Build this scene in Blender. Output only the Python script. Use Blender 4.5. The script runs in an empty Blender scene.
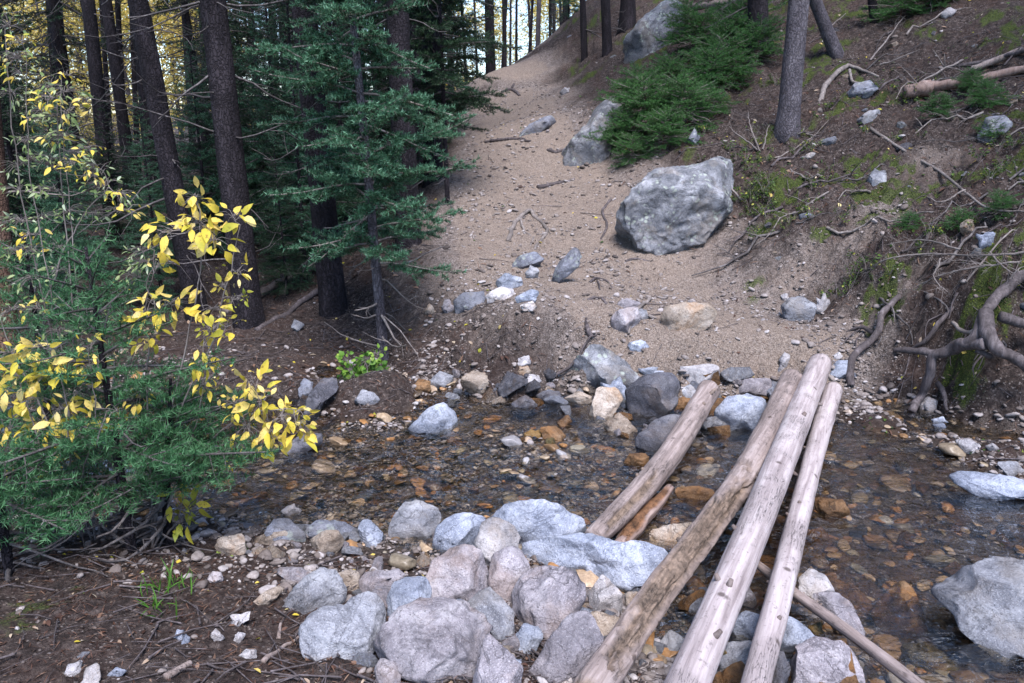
import bpy, math, random
import numpy as np
from mathutils import Vector
rs = np.random.RandomState(7)
random.seed(7)
SC = bpy.context.scene
COL = SC.collection
PI = math.pi
# ------------------------------------------------------------------ camera
PITCH = math.radians(16.0); F = 800.0; CX, CY = 512.0, 341.5; EYE = np.array([0., 0., 2.0])
CP, SP = math.cos(PITCH), math.sin(PITCH)
def ray(px, py):
    v = (CY-py)/F; u = (px-CX)/F
    return np.array([u, CP+v*SP, -SP+v*CP])
def at_y(px, py, Y):
    d = ray(px, py); return EYE+d*(Y/d[1])
def at_z(px, py, z):
    d = ray(px, py); return EYE+d*((z-2.0)/d[2])
cam_d = bpy.data.cameras.new('camera'); cam = bpy.data.objects.new('camera', cam_d); COL.objects.link(cam)
cam.location = EYE; cam.rotation_euler = (math.radians(90-16.0), 0, 0)
cam_d.sensor_width = 36; cam_d.lens = 36*F/1024; cam_d.clip_end = 1000; cam_d.clip_start = .05
SC.camera = cam
# ------------------------------------------------------------------ noise (numpy)
_P = np.random.RandomState(3).permutation(256); _P = np.concatenate([_P, _P, _P])
_G = np.random.RandomState(4).normal(size=(256, 3)); _G /= np.linalg.norm(_G, axis=1)[:, None]
def perlin(p):
    p = np.asarray(p, float); i = np.floor(p).astype(int); f = p-i; i &= 255
    u = f*f*f*(f*(f*6-15)+10); out = 0
    for dx in (0, 1):
        for dy in (0, 1):
            for dz in (0, 1):
                h = _P[_P[_P[(i[:, 0]+dx) & 255]+((i[:, 1]+dy) & 255)]+((i[:, 2]+dz) & 255)]
                g = _G[h]; d = f-np.array([dx, dy, dz])
                w = (u[:, 0] if dx else 1-u[:, 0])*(u[:, 1] if dy else 1-u[:, 1])*(u[:, 2] if dz else 1-u[:, 2])
                out = out+w*(g*d).sum(1)
    return out
def fbm(p, oct=4, gain=.5, ridged=False):
    a, o, s = 1., 0., 1.
    for k in range(oct):
        n = perlin(p*s+17.3*k)
        if ridged: n = .5-np.abs(n)*2
        o = o+a*n; a *= gain; s *= 2.03
    return o
def fbm2(x, y, sc, oct=4, gain=.5, z=0., ridged=False):
    return fbm(np.stack([x*sc, y*sc, np.full_like(x, z)], 1), oct, gain, ridged)
# ------------------------------------------------------------------ mesh helpers
def mesh_np(name, V, F_, mats, col=None, smooth=True, midx=None):
    """F_: list of (n,k) arrays of faces"""
    me = bpy.data.meshes.new(name)
    if not isinstance(F_, (list, tuple)): F_ = [F_]
    F_ = [np.asarray(f, np.int32) for f in F_ if len(f)]
    V = np.asarray(V, np.float32)
    nl = sum(f.size for f in F_); nf = sum(len(f) for f in F_)
    me.vertices.add(len(V)); me.vertices.foreach_set('co', V.ravel())
    me.loops.add(nl); me.polygons.add(nf)
    me.loops.foreach_set('vertex_index', np.concatenate([f.ravel() for f in F_]))
    tot = np.concatenate([np.full(len(f), f.shape[1], np.int32) for f in F_])
    st = np.concatenate([[0], np.cumsum(tot)[:-1]]).astype(np.int32)
    me.polygons.foreach_set('loop_start', st); me.polygons.foreach_set('loop_total', tot)
    me.polygons.foreach_set('use_smooth', np.full(nf, smooth, bool))
    for m in (mats if isinstance(mats, (list, tuple)) else [mats]): me.materials.append(m)
    if midx is not None: me.polygons.foreach_set('material_index', np.asarray(midx, np.int32))
    me.update(calc_edges=True)
    if col is not None:
        col = np.asarray(col, np.float32)
        if col.ndim == 1: col = np.stack([col, col, col], 1)
        c4 = np.concatenate([col, np.ones((len(col), 1), np.float32)], 1)
        at = me.color_attributes.new('Col', 'FLOAT_COLOR', 'POINT'); at.data.foreach_set('color', c4.ravel().astype(np.float32))
    return me
def link(name, me, parent=None, label=None, cat=None, group=None, kind=None, loc=None):
    o = bpy.data.objects.new(name, me); COL.objects.link(o)
    if parent is not None: o.parent = parent
    if label: o['label'] = label
    if cat: o['category'] = cat
    if group: o['group'] = group
    if kind: o['kind'] = kind
    if loc is not None: o.location = loc
    return o
def copy_tree(o, parent=None):
    c = o.copy(); COL.objects.link(c); c.parent = parent
    for ch in list(o.children): copy_tree(ch, c)
    return c
def unit(v):
    v = np.asarray(v, float); return v/(np.linalg.norm(v, axis=-1, keepdims=True)+1e-9)
def smooth_path(P, n):
    P = np.asarray(P, float); m = len(P)
    if m == 2: t = np.linspace(0, 1, n)[:, None]; return P[0]*(1-t)+P[1]*t
    Q = np.vstack([2*P[0]-P[1], P, 2*P[-1]-P[-2]]); out = []
    for s in np.linspace(0, m-1-1e-6, n):
        k = int(s); t = s-k; a, b, c, d = Q[k:k+4]
        out.append(.5*((2*b)+(-a+c)*t+(2*a-5*b+4*c-d)*t*t+(-a+3*b-3*c+d)*t**3))
    return np.array(out)
def tube(P, R, sides=8, rough=0., seed=0, nfreq=6., cap=True, flat=None):
    """swept tube; returns V, [quads, caps]"""
    P = np.asarray(P, float); n = len(P); R = np.broadcast_to(np.asarray(R, float), (n,))
    T = unit(np.gradient(P, axis=0)); up = np.array([0, 0, 1.]) if abs(T[0][2]) < .9 else np.array([1., 0, 0])
    N = unit(np.cross(T[0], up)); V = []; a = np.arange(sides)/sides*2*PI
    for i in range(n):
        N = unit(N-T[i]*np.dot(N, T[i])); B = np.cross(T[i], N)
        V.append(P[i]+R[i]*(np.cos(a)[:, None]*N+np.sin(a)[:, None]*B))
    V = np.array(V).reshape(-1, 3)
    if rough:
        C = np.repeat(P, sides, 0); D = V-C; nn = fbm(V*nfreq+seed*3.7, 3)
        V = C+D*(1+rough*nn[:, None]*2)
    i = np.arange(n-1)[:, None]*sides; j = np.arange(sides)[None]; j2 = (j+1) % sides
    Q = np.stack([i+j, i+j2, i+sides+j2, i+sides+j], -1).reshape(-1, 4)
    F_ = [Q]
    if cap:
        V = np.vstack([V, P[0], P[-1]]); c0 = n*sides; j = np.arange(sides); j2 = (j+1) % sides
        F_.append(np.concatenate([np.stack([j2, j, np.full(sides, c0)], 1), np.stack([(n-1)*sides+j, (n-1)*sides+j2, np.full(sides, c0+1)], 1)]))
    return V, F_
class MB:
    def __init__(s): s.V = []; s.Q = []; s.T = []; s.C = []; s.n = 0
    def add(s, V, F_, c=None):
        for f in F_:
            if len(f): (s.Q if np.asarray(f).shape[1] == 4 else s.T).append(np.asarray(f)+s.n)
        s.V.append(V); s.n += len(V)
        s.C.append(np.full(len(V), .5) if c is None else (np.full(len(V), float(c)) if np.isscalar(c) else c))
    def mesh(s, name, mats, smooth=True):
        F_ = []
        if s.Q: F_.append(np.concatenate(s.Q))
        if s.T: F_.append(np.concatenate(s.T))
        return mesh_np(name, np.concatenate(s.V), F_, mats, np.concatenate(s.C), smooth)
def ico(sub):
    import bmesh
    bm = bmesh.new(); bmesh.ops.create_icosphere(bm, subdivisions=sub, radius=1)
    V = np.array([v.co[:] for v in bm.verts]); T = np.array([[v.index for v in f.verts] for f in bm.faces]); bm.free()
    return V, T
ICO = {k: ico(k) for k in (1, 2, 3, 4, 5, 6)}
# ------------------------------------------------------------------ materials
def mat(name):
    m = bpy.data.materials.new(name); m.use_nodes = True; nt = m.node_tree; nt.nodes.clear()
    return m, nt, nt.nodes.new('ShaderNodeOutputMaterial')
def nd(nt, t, **kw):
    n = nt.nodes.new(t)
    for k, v in kw.items():
        if k.startswith('i_'): n.inputs[k[2:].replace('_', ' ')].default_value = v
        else: setattr(n, k, v)
    return n
def ramp(nt, fac, stops):
    r = nt.nodes.new('ShaderNodeValToRGB'); e = r.color_ramp.elements
    while len(e) > 1: e.remove(e[0])
    e[0].position, e[0].color = stops[0][0], (*stops[0][1], 1)
    for p, c in stops[1:]:
        x = e.new(p); x.color = (*c, 1)
    nt.links.new(fac, r.inputs[0]); return r.outputs[0]
def mixc(nt, fac, a, b, mode='MIX'):
    m = nt.nodes.new('ShaderNodeMix'); m.data_type = 'RGBA'; m.blend_type = mode
    for s, v in ((0, fac), (6, a), (7, b)):
        if isinstance(v, bpy.types.NodeSocket): nt.links.new(v, m.inputs[s])
        elif isinstance(v, tuple): m.inputs[s].default_value = (*v[:3], 1)
        else: m.inputs[s].default_value = v
    return m.outputs[2]
def math_(nt, op, a, b=None, c=None, clamp=False):
    m = nt.nodes.new('ShaderNodeMath'); m.operation = op; m.use_clamp = clamp
    for s, v in ((0, a), (1, b), (2, c)):
        if v is None: continue
        if isinstance(v, bpy.types.NodeSocket): nt.links.new(v, m.inputs[s])
        else: m.inputs[s].default_value = v
    return m.outputs[0]
def noise(nt, vec, scale, detail=4, rough=.55, dist=0., out=0):
    n = nd(nt, 'ShaderNodeTexNoise'); n.inputs['Scale'].default_value = scale; n.inputs['Detail'].default_value = detail
    n.inputs['Roughness'].default_value = rough; n.inputs['Distortion'].default_value = dist
    nt.links.new(vec, n.inputs['Vector']); return n.outputs[out]
def bump(nt, h, strength=.5, dist=.01, prev=None):
    b = nd(nt, 'ShaderNodeBump'); b.inputs['Strength'].default_value = strength; b.inputs['Distance'].default_value = dist
    nt.links.new(h, b.inputs['Height'])
    if prev is not None: nt.links.new(prev, b.inputs['Normal'])
    return b.outputs[0]
def smooth01(nt, x, a, b):
    m = nd(nt, 'ShaderNodeMapRange', interpolation_type='SMOOTHSTEP'); m.inputs[1].default_value = a; m.inputs[2].default_value = b
    nt.links.new(x, m.inputs[0]); return m.outputs[0]
def obj_vec(nt, amount=37.):
    tc = nd(nt, 'ShaderNodeTexCoord'); oi = nd(nt, 'ShaderNodeObjectInfo')
    sc = nd(nt, 'ShaderNodeVectorMath', operation='SCALE'); cb = nd(nt, 'ShaderNodeCombineXYZ')
    nt.links.new(oi.outputs['Random'], cb.inputs[0]); nt.links.new(oi.outputs['Random'], cb.inputs[1]); nt.links.new(oi.outputs['Random'], cb.inputs[2])
    nt.links.new(cb.outputs[0], sc.inputs[0]); sc.inputs['Scale'].default_value = amount
    ad = nd(nt, 'ShaderNodeVectorMath', operation='ADD'); nt.links.new(tc.outputs['Object'], ad.inputs[0]); nt.links.new(sc.outputs[0], ad.inputs[1])
    return ad.outputs[0], oi.outputs['Random']
def principled(nt, out, base, rough=.85, normal=None, spec=.3, trans=None):
    p = nd(nt, 'ShaderNodeBsdfPrincipled'); p.inputs['Specular IOR Level'].default_value = spec
    if isinstance(base, tuple): p.inputs['Base Color'].default_value = (*base, 1)
    else: nt.links.new(base, p.inputs['Base Color'])
    if isinstance(rough, bpy.types.NodeSocket): nt.links.new(rough, p.inputs['Roughness'])
    else: p.inputs['Roughness'].default_value = rough
    if normal is not None: nt.links.new(normal, p.inputs['Normal'])
    sh = p.outputs[0]
    if trans is not None:
        t = nd(nt, 'ShaderNodeBsdfTranslucent')
        if isinstance(base, tuple): t.inputs[0].default_value = (*base, 1)
        else: nt.links.new(base, t.inputs[0])
        mx = nd(nt, 'ShaderNodeMixShader'); mx.inputs[0].default_value = trans
        nt.links.new(sh, mx.inputs[1]); nt.links.new(t.outputs[0], mx.inputs[2]); sh = mx.outputs[0]
    nt.links.new(sh, out.inputs[0]); return p
def rock_mat(name, c_dark, c_mid, c_light, stain=None, stain_amt=.5, wet=False, lichen=0.):
    m, nt, out = mat(name); v, rnd = obj_vec(nt)
    n1 = noise(nt, v, 5., 8, .68, .6); c = ramp(nt, n1, [(.33, c_dark), (.5, c_mid), (.68, c_light)])
    # speckles of mineral grain
    n2 = noise(nt, v, 170., 3, .7); c = mixc(nt, math_(nt, 'MULTIPLY', smooth01(nt, n2, .5, .7), .55), c, tuple(min(1, x*1.25+.03) for x in c_light))
    n7 = noise(nt, v, 13., 7, .75, .8); c = mixc(nt, math_(nt, 'MULTIPLY', smooth01(nt, n7, .48, .68), .75), c, tuple(x*.8 for x in c_dark))
    n8 = noise(nt, v, 2.2, 3, .5); c = mixc(nt, math_(nt, 'MULTIPLY', smooth01(nt, n8, .52, .66), .4), c, tuple(x*.7+.02 for x in c_dark))
    n2b = noise(nt, v, 120., 4, .7); sp = smooth01(nt, n2b, .56, .68); c = mixc(nt, math_(nt, 'MULTIPLY', sp, .75), c, tuple(x*.35 for x in c_dark))
    # veins / cracks
    mp = nd(nt, 'ShaderNodeMapping'); mp.inputs['Scale'].default_value = (1, .45, 1.9); nt.links.new(v, mp.inputs[0])
    n3 = noise(nt, mp.outputs[0], 3.6, 5, .6, 1.3); cr = math_(nt, 'ABSOLUTE', math_(nt, 'SUBTRACT', n3, .5))
    crk = math_(nt, 'SUBTRACT', 1., smooth01(nt, cr, .0, .016)); c = mixc(nt, math_(nt, 'MULTIPLY', crk, math_(nt, 'MULTIPLY', math_(nt, 'FRACT', math_(nt, 'MULTIPLY', rnd, 7.)), .7)), c, tuple(x*.4 for x in c_dark))
    if stain:
        n4 = noise(nt, v, 3.1, 5, .65, .4); c = mixc(nt, math_(nt, 'MULTIPLY', smooth01(nt, n4, .5, .64), stain_amt), c, stain)
    if lichen:
        vo = nd(nt, 'ShaderNodeTexVoronoi'); vo.inputs['Scale'].default_value = 22; nt.links.new(v, vo.inputs['Vector'])
        n5 = noise(nt, v, 7., 3); l = math_(nt, 'MULTIPLY', math_(nt, 'SUBTRACT', 1., smooth01(nt, vo.outputs['Distance'], .25, .5)), smooth01(nt, n5, .5, .62))
        c = mixc(nt, math_(nt, 'MULTIPLY', l, lichen), c, (.34, .38, .33))
    # per object tint
    hs = nd(nt, 'ShaderNodeHueSaturation'); nt.links.new(c, hs.inputs['Color'])
    nt.links.new(math_(nt, 'MULTIPLY_ADD', rnd, .3, .85), hs.inputs['Value']); c = hs.outputs[0]
    rough = .8
    # wet band at the water line (z is height above the stream surface)
    g = nd(nt, 'ShaderNodeNewGeometry'); sx = nd(nt, 'ShaderNodeSeparateXYZ'); nt.links.new(g.outputs['Position'], sx.inputs[0])
    zz = math_(nt, 'ADD', sx.outputs[2], math_(nt, 'MULTIPLY', math_(nt, 'SUBTRACT', n1, .5), .09))
    w = math_(nt, 'SUBTRACT', 1., smooth01(nt, zz, .005, .04 if not wet else .11))
    c = mixc(nt, math_(nt, 'MULTIPLY', w, .62), c, mixc(nt, .35, c, (.06, .035, .012), 'MULTIPLY'))
    rough = math_(nt, 'SUBTRACT', .82, math_(nt, 'MULTIPLY', w, .62))
    b = bump(nt, n1, .55, .03); b = bump(nt, n2, .35, .004, b); b = bump(nt, math_(nt, 'SUBTRACT', 1., crk), .6, .006, b)
    n6 = noise(nt, v, 26., 6, .75); b = bump(nt, n6, .9, .016, b); b = bump(nt, n7, .7, .014, b)
    principled(nt, out, c, rough, b, .35); return m
RM = {
 'grey': rock_mat('grey granite', (.1, .103, .122), (.225, .23, .26), (.39, .395, .425), (.24, .2, .16), .3),
 'lav': rock_mat('lavender granite', (.13, .118, .135), (.29, .265, .29), (.48, .45, .475), (.3, .2, .14), .3),
 'pale': rock_mat('pale granite', (.2, .19, .2), (.39, .37, .385), (.56, .54, .55), (.36, .27, .19), .35),
 'blue': rock_mat('blue grey granite', (.12, .14, .19), (.29, .32, .4), (.5, .53, .61), (.3, .3, .3), .2),
 'dark': rock_mat('dark gneiss', (.035, .035, .045), (.085, .085, .105), (.19, .185, .2), (.1, .07, .05), .4),
 'slate': rock_mat('slate blue rock', (.09, .095, .12), (.17, .18, .22), (.28, .29, .34), (.17, .15, .13), .4, lichen=.5),
 'tan': rock_mat('tan quartz rock', (.16, .12, .09), (.32, .26, .21), (.48, .42, .37), (.38, .2, .08), .4),
 'orange': rock_mat('rust stained rock', (.07, .034, .014), (.19, .1, .042), (.3, .19, .105), (.3, .14, .045), .6, wet=True),
 'bould': rock_mat('boulder granite', (.055, .06, .07), (.15, .155, .175), (.34, .345, .375), (.22, .18, .14), .35, lichen=.8),
 'olive': rock_mat('olive algae rock', (.06, .05, .02), (.15, .12, .05), (.26, .21, .1), (.3, .15, .04), .5, wet=True),
}
def wood_mat(name, a, b, c, fine=1., knots=True, rot=None):
    """weathered wood; object z runs along the log"""
    m, nt, out = mat(name); v, rnd = obj_vec(nt, 9.)
    mp = nd(nt, 'ShaderNodeMapping'); mp.inputs['Scale'].default_value = (14*fine, 14*fine, .9*fine); nt.links.new(v, mp.inputs[0])
    n1 = noise(nt, mp.outputs[0], 2.4, 6, .65, .3); col = ramp(nt, n1, [(.3, a), (.5, b), (.7, c)])
    n0 = noise(nt, v, 3.2, 4, .6); col = mixc(nt, smooth01(nt, n0, .42, .7), col, tuple(x*.72 for x in b))
    n2 = noise(nt, mp.outputs[0], 5.5, 4, .6, .6); cr = math_(nt, 'ABSOLUTE', math_(nt, 'SUBTRACT', n2, .5))
    crk = math_(nt, 'MULTIPLY', math_(nt, 'SUBTRACT', 1., smooth01(nt, cr, 0., .012)), smooth01(nt, n0, .5, .6))
    col = mixc(nt, math_(nt, 'MULTIPLY', crk, .8), col, tuple(x*.22 for x in a))
    if knots:
        vo = nd(nt, 'ShaderNodeTexVoronoi'); vo.inputs['Scale'].default_value = 7.5; nt.links.new(v, vo.inputs['Vector'])
        k = math_(nt, 'SUBTRACT', 1., smooth01(nt, vo.outputs['Distance'], .06, .16)); col = mixc(nt, math_(nt, 'MULTIPLY', k, .8), col, (.05, .035, .03))
    n3 = noise(nt, v, 55., 3, .6); col = mixc(nt, math_(nt, 'MULTIPLY', smooth01(nt, n3, .58, .7), .5), col, tuple(x*.5 for x in a))
    at = nd(nt, 'ShaderNodeAttribute', attribute_name='Col')
    if rot:
        n4 = noise(nt, v, 18., 5, .75); rc = ramp(nt, n4, [(.35, tuple(x*.25 for x in rot)), (.55, rot), (.7, tuple(min(1, x*1.7) for x in rot))])
        col = mixc(nt, at.outputs['Fac'], col, rc)
    b_ = bump(nt, n1, .5, .01); b_ = bump(nt, math_(nt, 'SUBTRACT', 1., crk), .8, .012, b_); b_ = bump(nt, n3, .3, .003, b_)
    principled(nt, out, col, .78, b_, .3); return m
WOOD = wood_mat('weathered grey log wood', (.1, .078, .07), (.25, .2, .185), (.4, .34, .325), rot=(.17, .125, .095))
WOOD2 = wood_mat('pale grey log wood', (.17, .137, .137), (.35, .3, .3), (.5, .45, .45), rot=(.09, .06, .045))
DEADW = wood_mat('grey dead branch wood', (.035, .03, .03), (.085, .075, .075), (.19, .175, .175), knots=False)
WOOD3 = wood_mat('brown barkless wood', (.13, .09, .08), (.26, .19, .17), (.38, .3, .27), knots=False, rot=(.16, .08, .04))
TWIGM = wood_mat('dead twig wood', (.1, .085, .08), (.18, .155, .145), (.28, .25, .235), knots=False)
ROOTM = wood_mat('root wood', (.03, .024, .025), (.08, .066, .068), (.17, .145, .15), knots=False)
def bark_mat(name, a, b, c, s=1.):
    m, nt, out = mat(name); v, rnd = obj_vec(nt, 11.)
    mp = nd(nt, 'ShaderNodeMapping'); mp.inputs['Scale'].default_value = (1, 1, .35); nt.links.new(v, mp.inputs[0])
    vo = nd(nt, 'ShaderNodeTexVoronoi', feature='DISTANCE_TO_EDGE'); vo.inputs['Scale'].default_value = 42*s
    n0 = noise(nt, mp.outputs[0], 9*s, 4, .6)
    vm = nd(nt, 'ShaderNodeVectorMath', operation='ADD'); nt.links.new(mp.outputs[0], vm.inputs[0])
    sc = nd(nt, 'ShaderNodeVectorMath', operation='SCALE'); sc.inputs['Scale'].default_value = .09; nt.links.new(noise(nt, v, 12*s, 3, .6, out=1), sc.inputs[0])
    nt.links.new(sc.outputs[0], vm.inputs[1]); nt.links.new(vm.outputs[0], vo.inputs['Vector'])
    e = smooth01(nt, vo.outputs['Distance'], .0, .2); n1 = noise(nt, v, 40*s, 5, .7)
    col = ramp(nt, noise(nt, mp.outputs[0], 5*s, 6, .7), [(.3, a), (.52, b), (.72, c)])
    col = mixc(nt, math_(nt, 'MULTIPLY_ADD', e, .6, .4), tuple(x*.4 for x in a), col)
    b_ = bump(nt, e, .7, .014); b_ = bump(nt, n1, .6, .008, b_)
    principled(nt, out, col, .9, b_, .15); return m
BARK = bark_mat('dark spruce bark', (.01, .009, .012), (.027, .023, .028), (.065, .055, .065))
BARKG = bark_mat('grey spruce bark', (.05, .045, .054), (.11, .1, .115), (.2, .185, .205))
BARKR = bark_mat('reddish pine bark', (.07, .04, .03), (.15, .09, .065), (.22, .15, .12))
def leaf_mat(name, stops, trans=.35, rough=.55, spec=.3, spots=False):
    m, nt, out = mat(name); at = nd(nt, 'ShaderNodeAttribute', attribute_name='Col')
    col = ramp(nt, at.outputs['Fac'], stops)
    if spots:
        tc = nd(nt, 'ShaderNodeTexCoord'); n = noise(nt, tc.outputs['Object'], 75., 4, .7); col = mixc(nt, math_(nt, 'MULTIPLY', smooth01(nt, n, .56, .66), .8), col, (.22, .11, .03)); n = noise(nt, tc.outputs['Object'], 22., 2); col = mixc(nt, math_(nt, 'MULTIPLY', smooth01(nt, n, .5, .7), .45), col, (.3, .34, .05))
    principled(nt, out, col, rough, None, spec, trans); return m
NEEDLE = leaf_mat('blue green fir needles', [(0, (.005, .016, .007)), (.4, (.018, .06, .026)), (.75, (.06, .16, .085)), (1, (.16, .31, .2))], .2)
NEEDLE2 = leaf_mat('dark spruce needles', [(0, (.004, .01, .005)), (.6, (.012, .032, .015)), (1, (.045, .1, .04))], .18)
NEEDLE3 = leaf_mat('soft young fir needles', [(0, (.01, .035, .012)), (.5, (.035, .12, .045)), (1, (.13, .28, .13))], .3)
JUNIP = leaf_mat('green ground fir needles', [(0, (.012, .035, .01)), (.5, (.032, .1, .024)), (1, (.08, .2, .05))], .2)
YLEAF = leaf_mat('yellow autumn leaf', [(0, (.16, .24, .04)), (.3, (.4, .4, .05)), (.6, (.75, .56, .07)), (.85, (.82, .62, .18)), (1, (.74, .66, .36))], .4, spots=True)
GLEAF = leaf_mat('pale green willow leaf', [(0, (.07, .14, .04)), (.5, (.2, .28, .1)), (.8, (.36, .42, .2)), (1, (.42, .5, .4))], .35)
DULLG = leaf_mat('dull green ground plants', [(0, (.02, .035, .01)), (.5, (.05, .1, .022)), (.9, (.11, .17, .03)), (1, (.35, .33, .06))], .3)
GREEN = leaf_mat('bright green leaf', [(0, (.03, .08, .01)), (.5, (.09, .22, .03)), (1, (.3, .4, .06))], .35)
LITTER = leaf_mat('fallen leaf', [(0, (.03, .015, .011)), (.4, (.09, .045, .03)), (.7, (.2, .125, .085)), (.9, (.5, .43, .32)), (1, (.6, .5, .2))], .1)
ASPEN = leaf_mat('golden aspen leaf', [(0, (.3, .3, .05)), (.4, (.7, .52, .1)), (1, (.88, .76, .35))], .5)
# ------------------------------------------------------------------ terrain control points
Gz = [(0,683,.36),(0,600,.26),(100,683,.33),(200,683,.31),(100,560,.16),(0,530,.05),(0,480,-.08),(0,440,-.1),(230,560,.1),(230,522,-.02),
 (150,480,-.1),(300,683,.3),(300,600,.2),(300,545,.03),(300,500,-.09),(300,450,-.1),(300,412,-.07),(250,400,-.02),(330,392,.0),(310,376,.17),(250,372,.12),
 (400,683,.25),(420,600,.13),(420,560,.01),(420,520,-.08),(420,460,-.11),(430,410,-.05),(420,393,.0),(410,374,.16),(540,683,.2),(540,600,.1),
 (540,555,.0),(540,500,-.1),(540,440,-.1),(540,402,-.03),(550,382,.09),(540,355,.3),(620,683,.1),(640,620,0),(680,560,-.12),(700,480,-.14),(700,425,-.07),
 (700,385,.09),(700,360,.24),(760,683,-.06),(760,600,-.15),(800,500,-.14),(800,430,-.1),(800,395,.0),(800,375,.13),(800,350,.27),(900,683,-.15),(900,550,-.17),
 (900,470,-.11),(900,428,.0),(880,408,.08),(1024,683,-.12),(1024,560,-.14),(1024,500,-.04),(1024,470,.03),(1024,445,.08),(960,436,.04)]
Gy = [(1000,415,4.95),(1000,360,5.05),(1000,290,5.3),(920,395,5.4),(920,350,5.5),(920,300,5.85),(865,370,5.65),(862,330,6.0),(850,290,6.5),(830,300,6.6),(700,300,7.),
 (700,265,7.7),(560,250,8.),(655,258,7.8),(450,300,6.9),(430,260,7.6),(350,330,6.9),(330,300,7.6),(450,340,6.2),(480,215,9.),(500,150,11.5),(455,200,9.6),(440,180,10.3),
 (490,75,17.5),(515,66,18.),(540,66,18.),(250,325,7.2),(150,330,7.3),(100,280,8.5),(0,300,7.5),(520,120,13.),(560,110,13.8),(620,150,10.5),(720,190,8.6),(800,250,7.2),
 (900,250,6.4),(1000,200,6.6),(1000,100,8.6),(1000,0,11.),(787,135,9.5),(750,20,14.),(650,50,14.5),(600,60,15.8),(560,85,16.5),(610,200,9.2),(690,140,10.),(560,180,10.2),(860,60,11.)]
Gw = [(-10,8,.4),(-15,30,.9),(0,34,2.3),(6,30,8.),(15,20,9.5),(15,8,4.6),(8,5,2.3),(5.6,4.5,1.6),(4.6,2.2,-.1),(8,1.6,-.1),(8,4,1.4),(-4,3.7,-.1),(-8,3.6,-.1),(-8,1,.4),(-3,0,.42),(0,0,.38),
 (0,-3,.5),(3.4,0,-.1),(5,-3,-.1),(7,-1,.5),(-5,5.7,-.02),(-5,6.4,.25),(2.6,22,5.4),(1.7,18.5,3.9),(.6,24,2.6),(-1,30,2.2),(0,60,2),(-30,60,.6),(40,60,14),(-60,10,1),(60,10,12),(0,-40,1),(1.6,.6,.2),(2.2,0,.1),(-6,14,.5),(-3,14,.9),(-4,20,1.1),(-1,20,2.4),(2,45,2.6),(12,40,11),
 (-1.8,11,.75),(-2.2,9,.35)]
_c = np.array([list(at_z(*g)) for g in Gz]+[list(at_y(*g)) for g in Gy]+[list(map(float, g)) for g in Gw])
def _ker(a, b): return np.sqrt(((a[:, None]-b[None])**2).sum(-1)+.12)
_A = _ker(_c[:, :2], _c[:, :2])-0.004*np.eye(len(_c)); _n = len(_c)
_S = np.zeros((_n+3, _n+3)); _S[:_n, :_n] = _A; _S[:_n, _n] = 1; _S[:_n, _n+1:] = _c[:, :2]; _S[_n, :_n] = 1; _S[_n+1:, :_n] = _c[:, :2].T
_w = np.linalg.solve(_S, np.concatenate([_c[:, 2], np.zeros(3)]))
def base_h(x, y):
    out = np.empty(len(x))
    for s in range(0, len(x), 20000):
        q = np.stack([x[s:s+20000], y[s:s+20000]], 1)
        out[s:s+20000] = _ker(q, _c[:, :2])@_w[:_n]+_w[_n]+q@_w[_n+1:]
    return out
def axis(lo, hi, c0, c1, d, g=1.06):
    a = list(np.arange(c0, c1, d)); s = d; x = a[-1]
    while x < hi: s = min(s*g, 3.); x += s; a.append(x)
    s = d; x = a[0]; b = []
    while x > lo: s = min(s*g, 3.); x -= s; b.append(x)
    return np.array(b[::-1]+a)
AX = axis(-70, 70, -3.2, 5.2, .026, 1.03); AY = axis(-40, 110, 1.9, 9.5, .026, 1.02)
GX, GY = np.meshgrid(AX, AY); gx, gy = GX.ravel(), GY.ravel()
gh = base_h(gx, gy)
# trail path: distance field in the world
TR = [(512,64,1.2),(512,90,1.15),(520,120,1.05),(530,160,1.1),(540,200,1.4),(560,240,1.6),(600,280,1.5),(680,315,1.1),(760,335,.75),(800,348,.6)]
_tp = []
def _coarse(px, py):
    d = ray(px, py); t = 1.
    for k in range(900):
        p = EYE+d*t
        if p[2] <= base_h(p[0:1], p[1:2])[0]: return p
        t *= 1.004
    return p
for a in TR: p = _coarse(a[0], a[1]); _tp.append((p[0], p[1], a[2]))
_tp = smooth_path(np.array(_tp), 60)
dt = np.full(len(gx), 9.)
for x, y, w in _tp: dt = np.minimum(dt, np.hypot(gx-x, gy-y)/w)
trail = np.clip(1.25-dt, 0, 1)/.6; trail = np.clip(trail, 0, 1)
tn = fbm2(gx, gy, 1.7, 4); trail = np.clip(trail+tn*.5*(trail > 0)*(trail < 1), 0, 1)
inw = np.clip((.02-gh)/.06, 0, 1)
hill = np.clip((gh-.5)/.5, 0, 1)*(1-trail)
rgh = .03+.06*hill-.015*trail; rb_ = np.clip((gx-1.)/1.0, 0, 1)*np.clip((11-gy)/3, 0, 1)*np.clip((gh-.2)/.3, 0, 1)*(1-trail)
detail = fbm2(gx, gy, .9, 3)*.10*hill + fbm2(gx, gy, 3.1, 4)*rgh*1.5 + fbm2(gx, gy, 13., 4, .6)*(.022+.02*hill)*(1-.5*trail)
detail += np.maximum(0, fbm2(gx, gy, 26., 2, .6, 3.))*.02*(1-inw)
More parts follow.
